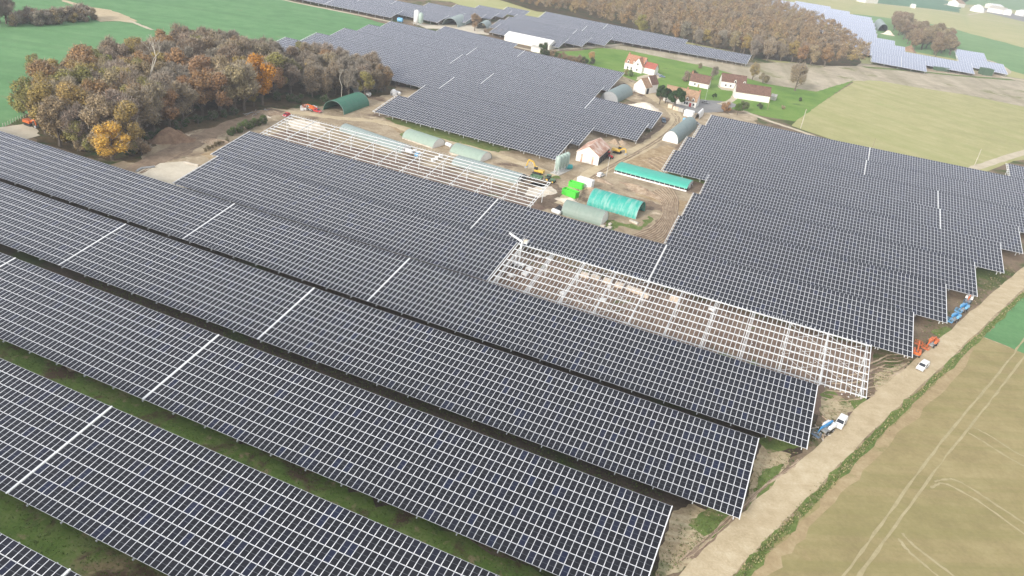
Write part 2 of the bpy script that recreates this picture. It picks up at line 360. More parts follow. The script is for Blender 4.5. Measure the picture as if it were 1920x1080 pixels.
sheet('estate_tarmac', [(1815, 13), (1850, 24), (1930, 43), (1990, 50), (1990, 40), (1890, 24), (1840, 14)], .08, 'tarmac', 20, .5)
ribbon('far_lane', [(1600, 0), (1680, 11), (1760, 20), (1830, 33), (1990, 58)], 8, .10, 'lane', .3)
ribbon('far_lane_branch', [(1815, 28), (1850, 20), (1790, 8), (1770, 9)], 6, .11, 'lane', .3)
sheet('far_yellow_field', [(700, -16), (740, -4), (860, 4), (960, 10), (1000, 18), (990, -2), (900, -14), (780, -24)], .06, 'field_far', 10, 1)
# left fields
sheet('field_green', [(-420, 430), (-60, 262), (0, 240), (50, 214), (300, 170), (520, 130), (560, 100), (735, 48), (640, 22), (500, -8), (430, -30), (0, -90), (-500, -60)], .03, 'field_green', 4, .5)
ribbon('field_track', [(470, -14), (560, 6), (640, 22), (700, 34), (760, 47)], 4.5, .09, 'lane', .3)
sheet('field_track_head', [(108, -2), (124, 1), (152, 9), (172, 14), (208, 19), (232, 28), (258, 40), (248, 43), (225, 40), (188, 41), (178, 36), (160, 20), (140, 10), (116, 3)], .10, 'road', 2, .4)
ribbon('field_track_lane', [(240, 38), (262, 47), (285, 56)], 2.6, .11, 'lane', .2)
sheet('leaf_litter', [(40, 232), (70, 262), (170, 296), (258, 306), (290, 268), (350, 248), (440, 232), (520, 205), (600, 200), (660, 186), (745, 176), (735, 150), (660, 130), (590, 112), (500, 95), (430, 92), (300, 105), (170, 140), (80, 190)], .05, 'litter', 3, .8)
# construction yard
sheet('yard', [(190, 316), (262, 292), (300, 262), (345, 248), (430, 226), (520, 197), (600, 186), (700, 176), (745, 160), (800, 172), (735, 222), (1040, 300), (1080, 270), (1110, 240), (1190, 268), (1240, 232), (1200, 196),
               (1130, 168), (1175, 140), (1206, 150), (1240, 172), (1265, 190), (1300, 205), (1335, 210), (1420, 215), (1400, 290), (1340, 360), (1300, 470), (1210, 540), (900, 460), (560, 340), (470, 290), (420, 330), (330, 360), (240, 345)], .04, 'soil', 3, .7)
sheet('gravel_pad', [(236, 330), (262, 318), (300, 306), (345, 303), (372, 312), (368, 330), (345, 352), (300, 352)], .075, 'pad', 2, .3)
sheet('gravel_pad', [(-60, 262), (0, 239), (48, 231), (70, 243), (76, 254), (40, 264), (0, 275), (-60, 300)], .075, 'pad', 2, .4)
sheet('east_soil', [(-13, 40, 0), (-2, 84, 0), (8, 110, 0), (18, 135, 0), (30, 165, 0), (41, 195, 0), (60, 240, 0), (80, 290, 0), (110, 350, 0), (128, 350, 0), (70, 226, 0), (33, 150, 0), (12, 105, 0), (4, 80, 0), (-6, 40, 0), (-40, 0, 0), (-60, 40, 0)], .045, 'soil2', 2, .9)
sheet('frame_soil', [(-75, 160, 0), (30, 160, 0), (33, 200, 0), (-75, 200, 0)], .05, 'frame_soil', 3, .8)
sheet('frame_soil', [(-192, 222, 0), (-78, 222, 0), (-76, 247, 0), (-192, 247, 0)], .052, 'frame_soil', 3, .8)
sheet('gravel_patch', [(538, 226), (570, 224), (600, 232), (612, 244), (580, 246), (545, 240)], .07, 'sand', 1.5, .5)
for poly in ([(965, 352), (1000, 342), (1045, 345), (1062, 360), (1055, 392), (1030, 392), (985, 372)], [(900, 316), (955, 318), (1005, 335), (1035, 345), (1015, 352), (960, 340)], [(1192, 266), (1222, 246), (1242, 232), (1248, 240), (1226, 262), (1205, 274)],
             [(1095, 372), (1150, 366), (1215, 380), (1240, 392), (1200, 396), (1140, 384)], [(1250, 352), (1300, 365), (1330, 352), (1320, 340), (1300, 345)], [(255, 312), (330, 282), (372, 262), (388, 268), (350, 292), (300, 306)], [(1130, 172), (1158, 160), (1180, 150), (1186, 156), (1165, 168), (1140, 178)]):
    sheet('dark_soil', poly, .058, 'churned', 1.5, .35)
for poly in ([(1150, 300), (1200, 286), (1250, 272), (1268, 280), (1250, 322), (1210, 318)], [(1195, 352), (1235, 366), (1290, 378), (1275, 400), (1235, 380), (1190, 366)], [(720, 232), (790, 250), (850, 268), (830, 276), (760, 256)], [(375, 290), (420, 268), (450, 262), (430, 284), (392, 300)]):
    sheet('ochre_soil', poly, .056, 'ochre', 1.5, .35)
for poly in ([(1262, 958), (1300, 945), (1388, 988), (1345, 1040), (1262, 1075), (1225, 1090), (1235, 1040)], [(1428, 832), (1484, 852), (1456, 915), (1402, 962), (1405, 900)], [(1640, 700), (1700, 680), (1690, 708), (1640, 745)], [(1545, 725), (1600, 760), (1640, 740), (1560, 800), (1536, 770)]):
    sheet('straw_soil', poly, .055, 'straw', .9, .2)
sheet('gravel_patch', [(990, 352), (1035, 350), (1045, 362), (1010, 372), (985, 366)], .071, 'sand', 1.5, .4)
sheet('aisle_grass', [(-320, 0, 0), (-30, 0, 0), (-16, 60, 0), (-8, 84, 0), (-40, 88, 0), (-320, 88, 0)], .035, 'aisle', 3, 1)
sheet('shade_darkened_aisle', [(-320, 88, 0), (-40, 88, 0), (-6, 84, 0), (6, 112, 0), (16, 140, 0), (22, 163, 0), (-66, 163, 0), (-70, 190, 0), (-176, 190, 0), (-176, 163, 0), (-320, 163, 0)], .036, 'shade_soil', 3, 1)  # darkened ground sheet, painted shade under the rows and in their gaps
for poly in ([(1500, 838), (1475, 812), (1420, 822), (1440, 850)], [(1590, 752), (1620, 742), (1632, 756), (1604, 770)], [(1536, 740), (1562, 730), (1572, 742), (1548, 752)],
             [(1400, 960), (1430, 880), (1470, 870), (1450, 910), (1420, 950)], [(1290, 985), (1340, 940), (1395, 975), (1380, 1000), (1330, 1010)], [(1745, 622), (1775, 612), (1795, 625), (1765, 634)]):
    sheet('grass_patch', poly, .06, 'verge', .9, .22)
for poly in ([(712, 216), (800, 236), (900, 262), (960, 280), (935, 286), (850, 270), (760, 244)], [(1085, 400), (1200, 425), (1216, 405), (1226, 412), (1200, 432), (1140, 420), (1100, 412)],
             [(1250, 318), (1330, 332), (1320, 345), (1262, 330)], [(1140, 418), (1160, 424), (1150, 432), (1128, 428)], [(1020, 330), (1040, 322), (1050, 332), (1030, 342)], [(752, 250), (768, 246), (772, 256), (756, 262)]):
    sheet('grass_patch', poly, .065, 'verge', 1.2, .5)
# lanes in the yard
ribbon('yard_lane', [(1060, 385), (1085, 345), (1130, 315), (1190, 285), (1240, 255), (1268, 228), (1262, 210), (1235, 190), (1205, 170), (1170, 150)], 7, .075, 'road', .35)
ribbon('yard_lane', [(500, 205), (560, 212), (640, 222), (720, 230), (800, 256), (900, 282), (960, 300), (1040, 330)], 5, .07, 'road', .4)
ribbon('yard_lane', [(250, 322), (330, 280), (430, 236), (520, 206)], 8, .072, 'rut', .5)
ribbon('yard_lane', [(1085, 345), (1140, 365), (1210, 380), (1255, 400), (1240, 430), (1200, 452)], 6, .068, 'rut', .5)
# right-hand side: village ground, fields and roads
sheet('fallow_strip', [(1090, 86), (1150, 84), (1400, 118), (1600, 118), (1780, 128), (1990, 158), (1990, 222), (1920, 200), (1650, 152), (1600, 152), (1520, 176), (1440, 160), (1330, 128), (1180, 96)], .04, 'fallow', 5, .8)
sheet('lawn', [(1000, 98), (1080, 96), (1130, 90), (1180, 95), (1330, 126), (1440, 158), (1530, 172), (1600, 151), (1545, 190), (1490, 228), (1430, 218), (1380, 206), (1325, 196), (1280, 172), (1235, 168), (1160, 140), (1080, 112)], .06, 'lawn', 4, .2)
sheet('field_wheat', [(1484, 236), (1500, 218), (1606, 151), (1680, 158), (1800, 176), (1990, 214), (1990, 292), (1900, 302), (1830, 330), (1700, 300), (1560, 262)], .05, 'field_wheat', 5, .15)
sheet('village_ground', [(1255, 196), (1300, 212), (1355, 210), (1385, 198), (1372, 192), (1310, 186)], .07, 'tarmac', 3, .4)
ribbon('village_lane', [(1372, 165), (1380, 175), (1372, 188), (1350, 196)], 4, .09, 'lane', .2)
sheet('village_ground', [(1345, 160), (1392, 168), (1385, 180), (1372, 184), (1380, 172), (1352, 168)], .085, 'lane', 2, .3)
ribbon('pale_lane', [(1388, 206), (1440, 226), (1500, 246), (1560, 268), (1640, 292)], 3.6, .08, 'lane', .2)
ribbon('pale_lane', [(1740, 330), (1810, 320), (1862, 304), (1920, 286), (1990, 268)], lambda t: 4.5 + t, .085, 'lane', .2)
ribbon('pale_lane', [(960, 86), (1010, 96), (1060, 92), (1120, 88), (1170, 82)], 4, .08, 'lane', .3)
ribbon('pale_lane', [(1660, 112), (1720, 130), (1820, 142), (1870, 144), (1925, 152), (1990, 168)], 7, .085, 'lane', .3)
ribbon('pale_lane', [(1870, 144), (1890, 134), (1870, 120), (1850, 112)], 6, .088, 'lane', .3)
ribbon('hedge_bank', [(1620, 126), (1700, 132), (1800, 142), (1900, 150)], 8, .09, 'verge', .5)
sheet('house_drive', [(1216, 139), (1235, 138), (1246, 143), (1232, 148), (1216, 152), (1192, 150), (1194, 145)], .09, 'lane', 2, .3)
road_c = [at(*p) for p in ((1180, 1230), (1325, 1075), (1440, 960), (1560, 846), (1650, 760), (1750, 672), (1850, 582), (1935, 505), (2040, 415))]
road_c[0] = road_c[1] + (road_c[1] - road_c[2]) * 2.2
mb = MB(); ribbon_mb(mb, road_c, lambda t: 6.4 - 1.0 * t, .08, .18); tag(mb.build('dirt_road', MT['road']), kind='structure')
verge_c = [c + Vector((4.15 * .88, 4.15 * -.47, 0)) for c in road_c]
sheet('field_tan', [(road_c[0] + Vector((4, -4, 0))).to_tuple(), *[(c + Vector((3.2, -1.7, 0))).to_tuple() for c in road_c[1:7]], at(1846, 634).to_tuple(), at(1925, 665).to_tuple(), at(2500, 850).to_tuple(), (200, -60, 0), (road_c[0].x + 4, -60, 0)], .05, 'field_tan', 2, .2)
sheet('field_green_right', [at(1844, 632).to_tuple(), *[(c + Vector((3.5, -1.8, 0))).to_tuple() for c in road_c[7:]], at(2300, 470).to_tuple(), at(2500, 850).to_tuple(), at(1925, 665).to_tuple()], .052, 'field_green', 2, .3)
mb = MB(); ribbon_mb(mb, [c + Vector((6.2 * .88, 6.2 * -.47, 0)) for c in road_c[:6]] + [at(1830, 628)], 2.2, .062, .35); tag(mb.build('field_margin', MT['margin']), kind='structure')
mb = MB(); ribbon_mb(mb, verge_c, lambda t: 1.9 - .5 * t, .09, .28); tag(mb.build('grass_verge', MT['verge']), kind='structure')
mb = MB()
for a in ([(1560, 1110), (1640, 1000), (1740, 862), (1810, 775), (1880, 690), (1925, 630)], [(1590, 1110), (1668, 1002), (1765, 868), (1835, 780), (1900, 696), (1960, 620)],
          [(1692, 1000), (1712, 1022), (1764, 1062), (1830, 1115)], [(1684, 1010), (1702, 1032), (1748, 1072), (1800, 1115)],
          [(1745, 915), (1772, 908), (1830, 938), (1925, 1005)], [(1752, 903), (1790, 900), (1850, 935), (1930, 988)],
          [(1815, 812), (1840, 826), (1880, 852), (1930, 880)], [(1826, 802), (1855, 817), (1900, 846), (1940, 866)]):
    ribbon_mb(mb, [at(*p) for p in a], .5, .075, .10)
tag(mb.build('tyre_tracks', MT['tyre']), kind='structure')
# curved ruts in the yard
R2 = {'rut': MB(), 'rut_pale': MB()}
for i in range(22):
    q = i / 2; mb = R2['rut' if i % 2 else 'rut_pale']
    ribbon_mb(mb, [at(1186 + q * 5.5, 440 + q * 1.9), at(1222 + q * 3.4, 424 + q * 2.2), at(1242 + q * 2.4, 402 + q * 1.0), at(1236 + q * 3.4, 378 - q * .2), at(1206 + q * 5, 364 - q * 1.5)], .42, .078, .1, .16)
for i in range(16):
    q = i / 2; mb = R2['rut' if i % 2 else 'rut_pale']
    ribbon_mb(mb, [at(1205 + q * 8, 300 - q * 1.5), at(1225 + q * 8, 312 - q * 2.5), at(1240 + q * 4, 322 - q * 4), at(1250 + q * 2, 330 - q * 5)], .5, .078, .14, .14)
for i in range(9):
    q = i * .8; mb = R2['rut' if i % 2 else 'rut_pale']
    ribbon_mb(mb, [at(1540 + q * 6, 745 - q * 8), at(1580 + q * 8, 752 - q * 11), at(1640 + q * 4, 742 - q * 12)], .45, .07, .1, .08)
    ribbon_mb(mb, [at(1640 + q * 5, 700 - q * 7), at(1668 + q * 6, 706 - q * 9), at(1700 + q * 3, 690 - q * 7)], .4, .07, .1, .08)
for i in range(4):
    mb = R2['rut' if i % 2 else 'rut_pale']; dx = i * 9.0 - 20
    ribbon_mb(mb, [at(1290 + dx, 1050 - dx * .2), at(1360 + dx * .8, 985 - dx * .3), at(1430 + dx * .6, 915 - dx * .4), at(1500 + dx * .5, 862 - dx * .6)], .4, .066, .16, .06)
for a, bb, c, d in (((1070, 392), (1092, 350), (1135, 318), (1192, 288)), ((1192, 288), (1242, 257), (1270, 228), (1262, 212)), ((255, 326), (335, 283), (432, 238), (520, 208))):
    for off in (-1.6, -.7, .8, 1.7):
        ribbon_mb(R2['rut'], [at(*p) + Vector((off * .6, off * .7, 0)) for p in (a, bb, c, d)], .4, .082, .1, .05)
tag(R2['rut_pale'].build('tyre_ruts', MT['rut_pale']), kind='structure'); mb = R2['rut']
tag(mb.build('tyre_ruts', MT['rut']), kind='structure')

# ------------------------------------------------------------------ solar canopies
D0, PITCH = 161.303, 28.2588
CW, CH = 1.155, 2.30
ZLOW = 2.6
def np_mesh(name, V, F, mi, tint, mats):
    """V (n,3), F (m,4) quads"""
    me = bpy.data.meshes.new(name); me.vertices.add(len(V)); me.vertices.foreach_set('co', V.astype(np.float32).ravel())
    me.loops.add(F.size); me.loops.foreach_set('vertex_index', F.astype(np.int32).ravel())
    me.polygons.add(len(F)); me.polygons.foreach_set('loop_start', np.arange(0, F.size, 4, dtype=np.int32))
    me.polygons.foreach_set('material_index', mi.astype(np.int32))
    for m in mats: me.materials.append(m)
    a = me.attributes.new('tint', 'FLOAT', 'FACE'); a.data.foreach_set('value', tint.astype(np.float32))
    me.update(calc_edges=True); return me
def panel_template(cw, ch, mid, rim):
    hx, hy = cw / 2 - .012, ch / 2 - .018; ix, iy = hx - rim, hy - rim * .95
    V = [(-hx, -hy, -.05), (hx, -hy, -.05), (hx, hy, -.05), (-hx, hy, -.05), (-hx, -hy, 0), (hx, -hy, 0), (hx, hy, 0), (-hx, hy, 0),
         (-ix, -iy, -.004), (ix, -iy, -.004), (ix, iy, -.004), (-ix, iy, -.004)]
    F = [(0, 1, 5, 4), (1, 2, 6, 5), (2, 3, 7, 6), (3, 0, 4, 7), (4, 5, 9, 8), (5, 6, 10, 9), (6, 7, 11, 10), (7, 4, 8, 11)]
    mi = [0] * 8
    if mid:
        V += [(-ix, -.022, -.004), (ix, -.022, -.004), (ix, .022, -.004), (-ix, .022, -.004)]
        F += [(8, 9, 13, 12), (12, 13, 14, 15), (15, 14, 10, 11)]; mi += [1, 2, 1]
    else:
        F += [(8, 9, 10, 11)]; mi += [1]
    return np.array(V), np.array(F), np.array(mi)
PM = [MT['glass'], MT['glass']]
def tints(n, r):
    t = r.random(n) ** 1.7 * .6; k = r.random(n) < .14; t[k] = .6 + .4 * r.random(k.sum()); return t
_pv = {}
def panel_variant(k):
    if k not in _pv:
        V, F, mi = panel_template(CW, CH, True, .05); t = np.where(mi == 1, [.05, .2, .35, .5, .62, .75, .9, 1.0][k], 0)
        _pv[k] = np_mesh('solar_panel', V, F, mi, t, [MT['frame'], MT['glass'], MT['busbar']])
    return _pv[k]
def shared(key, fn, _c={}):
    if key not in _c: _c[key] = fn()
    return _c[key]
unit_post = MB().box(-.11, .11, -.11, .11, 0, 1).mesh('post', MT['galv'])

def canopy(kL, kR, uL, uR, label, group, n=9, ch=CH, cw=CW, tilt=11.0, strips=(), parts=0, post_step=7.4, rear=True, seed=0, mid=False, zlow=ZLOW, grating=False, rail=False, purl=None, panels=True, right_trim=True):
    r = np.random.default_rng(1000 + seed)
    T = RAD(tilt); ct, st = math.cos(T), math.sin(T); W = n * ch; ztop = zlow + W * st
    vL, vR = D0 + kL * PITCH, D0 + kR * PITCH
    vt = lambda u: vL + (vR - vL) * (u - uL) / (uR - uL)
    base = Vector((uR, vR - W * ct, 0))
    o = thing('solar_canopy', label, 'solar canopy', base, 0, group)
    P = lambda u, s, dz=0.0: Vector((u - base.x, vt(u) - base.y - s * ct - dz * st * 0, ztop - s * st + dz))   # s metres down the slope from the top edge
    # columns from the right end
    cols = []; real = []; u = uR - cw / 2 - .06; ss = sorted(strips, reverse=True)
    while u - cw / 2 > uL:
        if ss and u - cw / 2 < ss[0] + .25: real.append(u + cw / 2 - .22); u -= .44; ss.pop(0); continue
        cols.append(u); u -= cw
    if panels:
        C = np.array([(c, j) for c in cols for j in range(n)])
        cen = np.array([tuple(P(c, (j + .5) * ch)) for c, j in C])
        obj_idx = []
        if parts:
            sc = []
            for i, q in enumerate(cen):
                w = q + np.array(base); x, y = to_px(w); sc.append(ppm(w) if (-5 < x < 1925 and -5 < y < 1085) else -1)
            sc = np.array(sc); order = np.argsort(-sc)[:parts]; obj_idx = [i for i in order if sc[i] > 0]
        keep = np.ones(len(cen), bool); keep[obj_idx] = False
        tv = tints(len(cen), r)
        for i in obj_idx:
            k = int(min(7, tv[i] * 8)); p = link('solar_panel', panel_variant(k), o); p.location = cen[i]; p.rotation_euler = (T + r.normal(0, .0015), r.normal(0, .0015), 0)
        cen = cen[keep]; tv = tv[keep]
        if len(cen):
            V, F, mi = panel_template(cw, ch, mid, (.05 if mid else .043) if ch < 3 else .08)
            R = np.array([[1, 0, 0], [0, ct, -st], [0, st, ct]]); V = V @ R.T
            VV = (V[None] + cen[:, None]).reshape(-1, 3); FF = (F[None] + (np.arange(len(cen)) * len(V))[:, None, None]).reshape(-1, 4)
            mm = np.tile(mi, len(cen)); tt = np.repeat(tv, len(F)) * (mm == 1)
            s = link('panel_array', np_mesh('panel_array', VV, FF, mm, tt, [MT['frame'], MT['glass'], MT['busbar']]), o); s['kind'] = 'stuff'
    # purlins along the row (under the panel joints), rafters, posts
    npl = purl or n + 1
    for j in range(npl):
        s = .4 + (W - .8) * j / (npl - 1)
        mb = MB(); mb.bar(P(uL + .05, s, -.16), P(uR - .05, s, -.16), .17 if panels else .25, .2); mb.build('purlin', MT['galv'], o)
    L = uR - uL; npost = max(2, int(round(L / post_step)) + 1); ps = [uL + 1.0 + (L - 2.0) * i / (npost - 1) for i in range(npost)]
    def rafter_mesh():
        return MB().bar((0, -W * ct / 2 - .12 * ct, -W * st / 2 - .12 * st), (0, W * ct / 2 + .3 * ct, W * st / 2 + .3 * st), .16, .3).mesh('rafter', MT['galv'])
    rm = shared(('rafter', round(W, 2), tilt), rafter_mesh)
    for u in ps:
        q = link('rafter', rm, o); q.location = P(u, W / 2, -.44)
        for s_ in ((W - 4.3) / 1, 4.3)[:2 if rear else 1]:
            a = P(u, s_, -.55); q = link('post', unit_post, o); q.location = (a.x, a.y, 0); q.scale = (1, 1, a.z)
    for s_ in real:
        mb = MB(); mb.bar(P(s_, -.12, .03), P(s_, W + .12, .03), .28, .05); mb.build('joint_strip', MT['strip'], o)
    for uu in ([uL - .0] if True else []) + ([uR + .0] if right_trim else []):
        mb = MB(); mb.bar(P(uu, -.1, -.06), P(uu, W + .1, -.06), .14, .2); mb.build('edge_trim', MT['strip'], o)
    if rail:                                     # bare frame: a rail at each panel joint
        k = 0; u = uR
        def rail_mesh():
            return MB().bar((0, -W * ct / 2 - .55 * ct, -W * st / 2 - .55 * st), (0, W * ct / 2 + .5 * ct, W * st / 2 + .5 * st), .14, .1).mesh('rail', MT['galv'])
        rl = rail_mesh()
        while u > uL + 1:
            u -= cw
            q = link('rail', rl, o); q.location = P(u, W / 2, 0.0)
    return o, P, ps, W

RG = 'finished solar canopies of the long rows'
CAN = [
 # kL kR uL uR label strips parts
 (-4, -4, -130, -25, 'solar canopy cut off by the edge of the site, in front of every other row', (-75.5,), 300),
 (-3, -3, -160, -14, 'solar canopy with one joint strip, behind a wide grass aisle with wheel marks', (-158.6, -99.2), 300),
 (-2, -2, -205, -2.9, 'solar canopy between the widest green aisle and the brown aisle', (-159.8, -100.4), 300),
 (-1, -1, -245, 8.5, 'solar canopy ending beside the grassy bank, in front of a thin dark gap', (-157.1, -97.7), 300),
 (0, 0, -282, 18.4, 'longest solar canopy, its end beside the blue boom lift and parked white van', (-146.3, -87.1), 300),
 (1, 1, -176.6, -67.6, 'solar canopy half that stops at the bare steel frame with brown soil beneath', (), 300),
 (2, 2, -187.3, 41.4, 'solar canopy directly behind the bare steel frame, orange lift at its end', (-87.5, -29.9), 300),
 (3.0, 3.02, -31.6, 52.1, 'solar canopy beginning beside the curved tyre ruts, three bays behind the bare frame', (), 0),
 (3.98, 4.0, -31.9, 63.2, 'solar canopy whose end shelters the parked blue lifts', (), 0),
 (4.95, 5.02, -30.8, 74.8, 'solar canopy ending by the dirt road beyond the blue lifts', (), 0),
 (5.8, 5.98, -50.4, 84.8, 'solar canopy starting behind the long aqua shed, with a joint strip', (56.7,), 0),
 (6.77, 6.97, -50.2, 96.5, 'solar canopy starting beside the ochre rutted ground, with a joint strip', (57.4,), 0),
 (7.79, 7.93, -49.4, 108, 'solar canopy starting beside the white-fronted tunnel, with a joint strip', (28.5,), 0),
 (8.72, 9.0, -48.2, 119, 'solar canopy along the pale field, behind all the rows of its block', (29.8,), 0),
 (9.95, 9.98, 96.4, 131, 'short solar canopy beside the bend of the pale lane', (), 0),
 (5.2, 5.07, -179, -90.2, 'solar canopy beside the two sage tunnels, ending at the silos', (), 0),
 (6.2, 6.03, -179.5, -89, 'solar canopy ending behind the rusty barn roof', (), 0),
 (7.42, 7.03, -291, -70.3, 'solar canopy passing behind the rusty barn from the edge of the wood', (-179.0,), 0),
 (8.43, 8.03, -290.2, -70, 'solar canopy ending beside the heap of white gravel', (-168.8, -108.2), 0),
 (9.48, 9.17, -290, -111.3, 'solar canopy ending beside the slate tunnel', (-203,), 0),
 (10.47, 10.2, -289.4, -111, 'solar canopy ending near the barn house with the brown roof', (-208,), 0),
 (11.42, 11.0, -289, -113.6, 'solar canopy ending by the red-roofed house', (-184,), 0),
 (12.2, 11.84, -258, -196, 'shortest solar canopy of its block, in front of the clear shelters', (), 0),
]
CANOBJ = []
for i, (kL, kR, uL, uR, lab, st, parts) in enumerate(CAN):
    CANOBJ.append(canopy(kL, kR, uL, uR, lab, RG, strips=st, parts=parts, seed=i, mid=i < 7, rear=i < 16, right_trim=True))
FAR = 'far solar canopies'
far = [
 (13.25, 13.27, -430, -310, 'far solar canopy beside the green field track', 8), (14.0, 13.95, -420, -280, 'far solar canopy behind the twin silos', 8),
 (14.75, 14.72, -400, -268, 'far solar canopy ending over the larger clear shelter', 8), (15.5, 15.45, -322, -267, 'far solar canopy ending behind the smaller clear shelter', 8),
 (16.2, 16.15, -306, -264.5, 'far solar canopy below the yellow field', 8), (16.95, 16.9, -294, -262.5, 'far solar canopy one row before the yellow field corner', 8),
 (17.75, 17.7, -277, -254, 'far solar canopy at the yellow field corner beside the wood', 8),
 (14.15, 13.93, -238, -180, 'far solar canopy above the long white poultry shed', 9), (14.9, 14.78, -248, -170, 'far solar canopy second from the long white shed', 9),
 (15.7, 15.6, -250, -159.5, 'far solar canopy third from the long white shed', 9), (16.5, 17.15, -252, -57, 'far solar canopy running along the fallow strip above the lawn', 9),
 (18.15, 17.85, -244, -112, 'far solar canopy at the foot of the large wood', 9)]
for i, (kL, kR, uL, uR, lab, n) in enumerate(far):
    canopy(kL, kR, uL, uR, lab, FAR, n=n, tilt=12, seed=40 + i, rear=False, strips=(uL + 60,) if uR - uL > 90 else ())
far3 = [
 (23.3, 23.3, 34.5, 82, 'distant solar canopy nearest the fallow strip'), (24.95, 24.95, 23.5, 126, 'distant solar canopy passing in front of the small copse'),
 (26.5, 26.5, 0, 68, 'distant solar canopy beside the red spoil heap'), (26.8, 26.5, 117, 160, 'distant solar canopy by the lane bend'),
 (28.1, 28.1, -15, 59.5, 'distant solar canopy below the distant dark tunnel'), (29.1, 29.3, 121.5, 152, 'distant solar canopy behind the copse at the green strip'),
 (29.7, 29.7, -25, 42, 'distant solar canopy beside the distant dark tunnel'), (31.3, 31.3, -40, 41.5, 'distant solar canopy behind the distant tunnel'),
 (32.9, 32.9, -55, 41, 'distant solar canopy along the wood and green strip, middle row'), (34.5, 34.5, -70, 40.5, 'distant solar canopy along the wood, row with green strip at its end'),
 (36.0, 36.0, -85, 39, 'distant solar canopy at the start of the green strip'), (37.5, 37.5, -104, 37.6, 'distant solar canopy with the stepped end at the pale field'),
 (38.95, 38.95, -100, 8, 'distant solar canopy, last but one towards the pale field'), (40.2, 40.2, -72, -20, 'most distant short solar canopy at the pale field')]
for i, (kL, kR, uL, uR, lab) in enumerate(far3):
    canopy(kL, kR, uL, uR, lab, 'distant solar canopies beyond the large wood', n=10, ch=4.2, cw=2.31, tilt=5.7, seed=70 + i, rear=False, post_step=12, strips=(uL + (uR - uL) * .55,) if i in (0, 6, 11) else ())

# bare frames still without panels
fr, FP, fps, FW = canopy(1, 1, -66.9, 30, 'bare galvanised canopy frame of rails and purlins over brown soil, no panels yet', 'bare canopy frames', panels=False, rail=True, purl=8, post_step=9.6, seed=90, zlow=2.6)
for i, u in enumerate(fps):
    for du in (.35,):
        mb = MB(); mb.bar(FP(u + du, .2, -.35), FP(u + du, FW - .2, -.35), .09, .2); mb.build('rafter', MT['galv'], fr)
    for s_ in (4.3, FW - 4.3):
        for ds in (-2.4, 2.4):
            a = FP(u, s_, 0); mb = MB(); mb.bar((a.x, a.y, .9), FP(u, s_ + ds, -.5), .09, .09); mb.build('brace', MT['galv'], fr)
for i in (2, 3, len(fps) - 3, len(fps) - 2):
    for s0, s1 in ((.5, 7), (7, 13.5), (13.5, 20)):
        a, b = fps[i], fps[min(i + 1, len(fps) - 1)]
        for (p, q) in (((a, s0), (b, s1)), ((a, s1), (b, s0))):
            mb = MB(); mb.bar(FP(p[0], p[1], -.3), FP(q[0], q[1], -.3), .06, .06); mb.build('cross_brace', MT['galv'], fr)
fr2, FP2, fps2, FW2 = canopy(2.98, 2.98, -190, -78, 'bare galvanised canopy frame of long purlins built over the tunnels', 'bare canopy frames', panels=False, rail=False, purl=10, post_step=10.2, seed=91, zlow=2.9)
for i, u in enumerate(fps2):
    for s_ in (4.3, FW2 - 4.3):
        for ds in (-2.6, 2.6):
            a = FP2(u, s_, 0); mb = MB(); mb.bar((a.x, a.y, .9), FP2(u, s_ + ds, -.5), .06, .06); mb.build('brace', MT['galv'], fr2)
mb0 = MB().bar((0, -.9, -.17), (0, .9, .17), .07, .07).mesh('rail_stub', MT['galv'])
for k in range(92):                              # first stubs of the rails clamped on the top purlin
    q = link('rail_stub', mb0, fr2); q.location = FP2(-189 + k * 1.2, .3, .02)

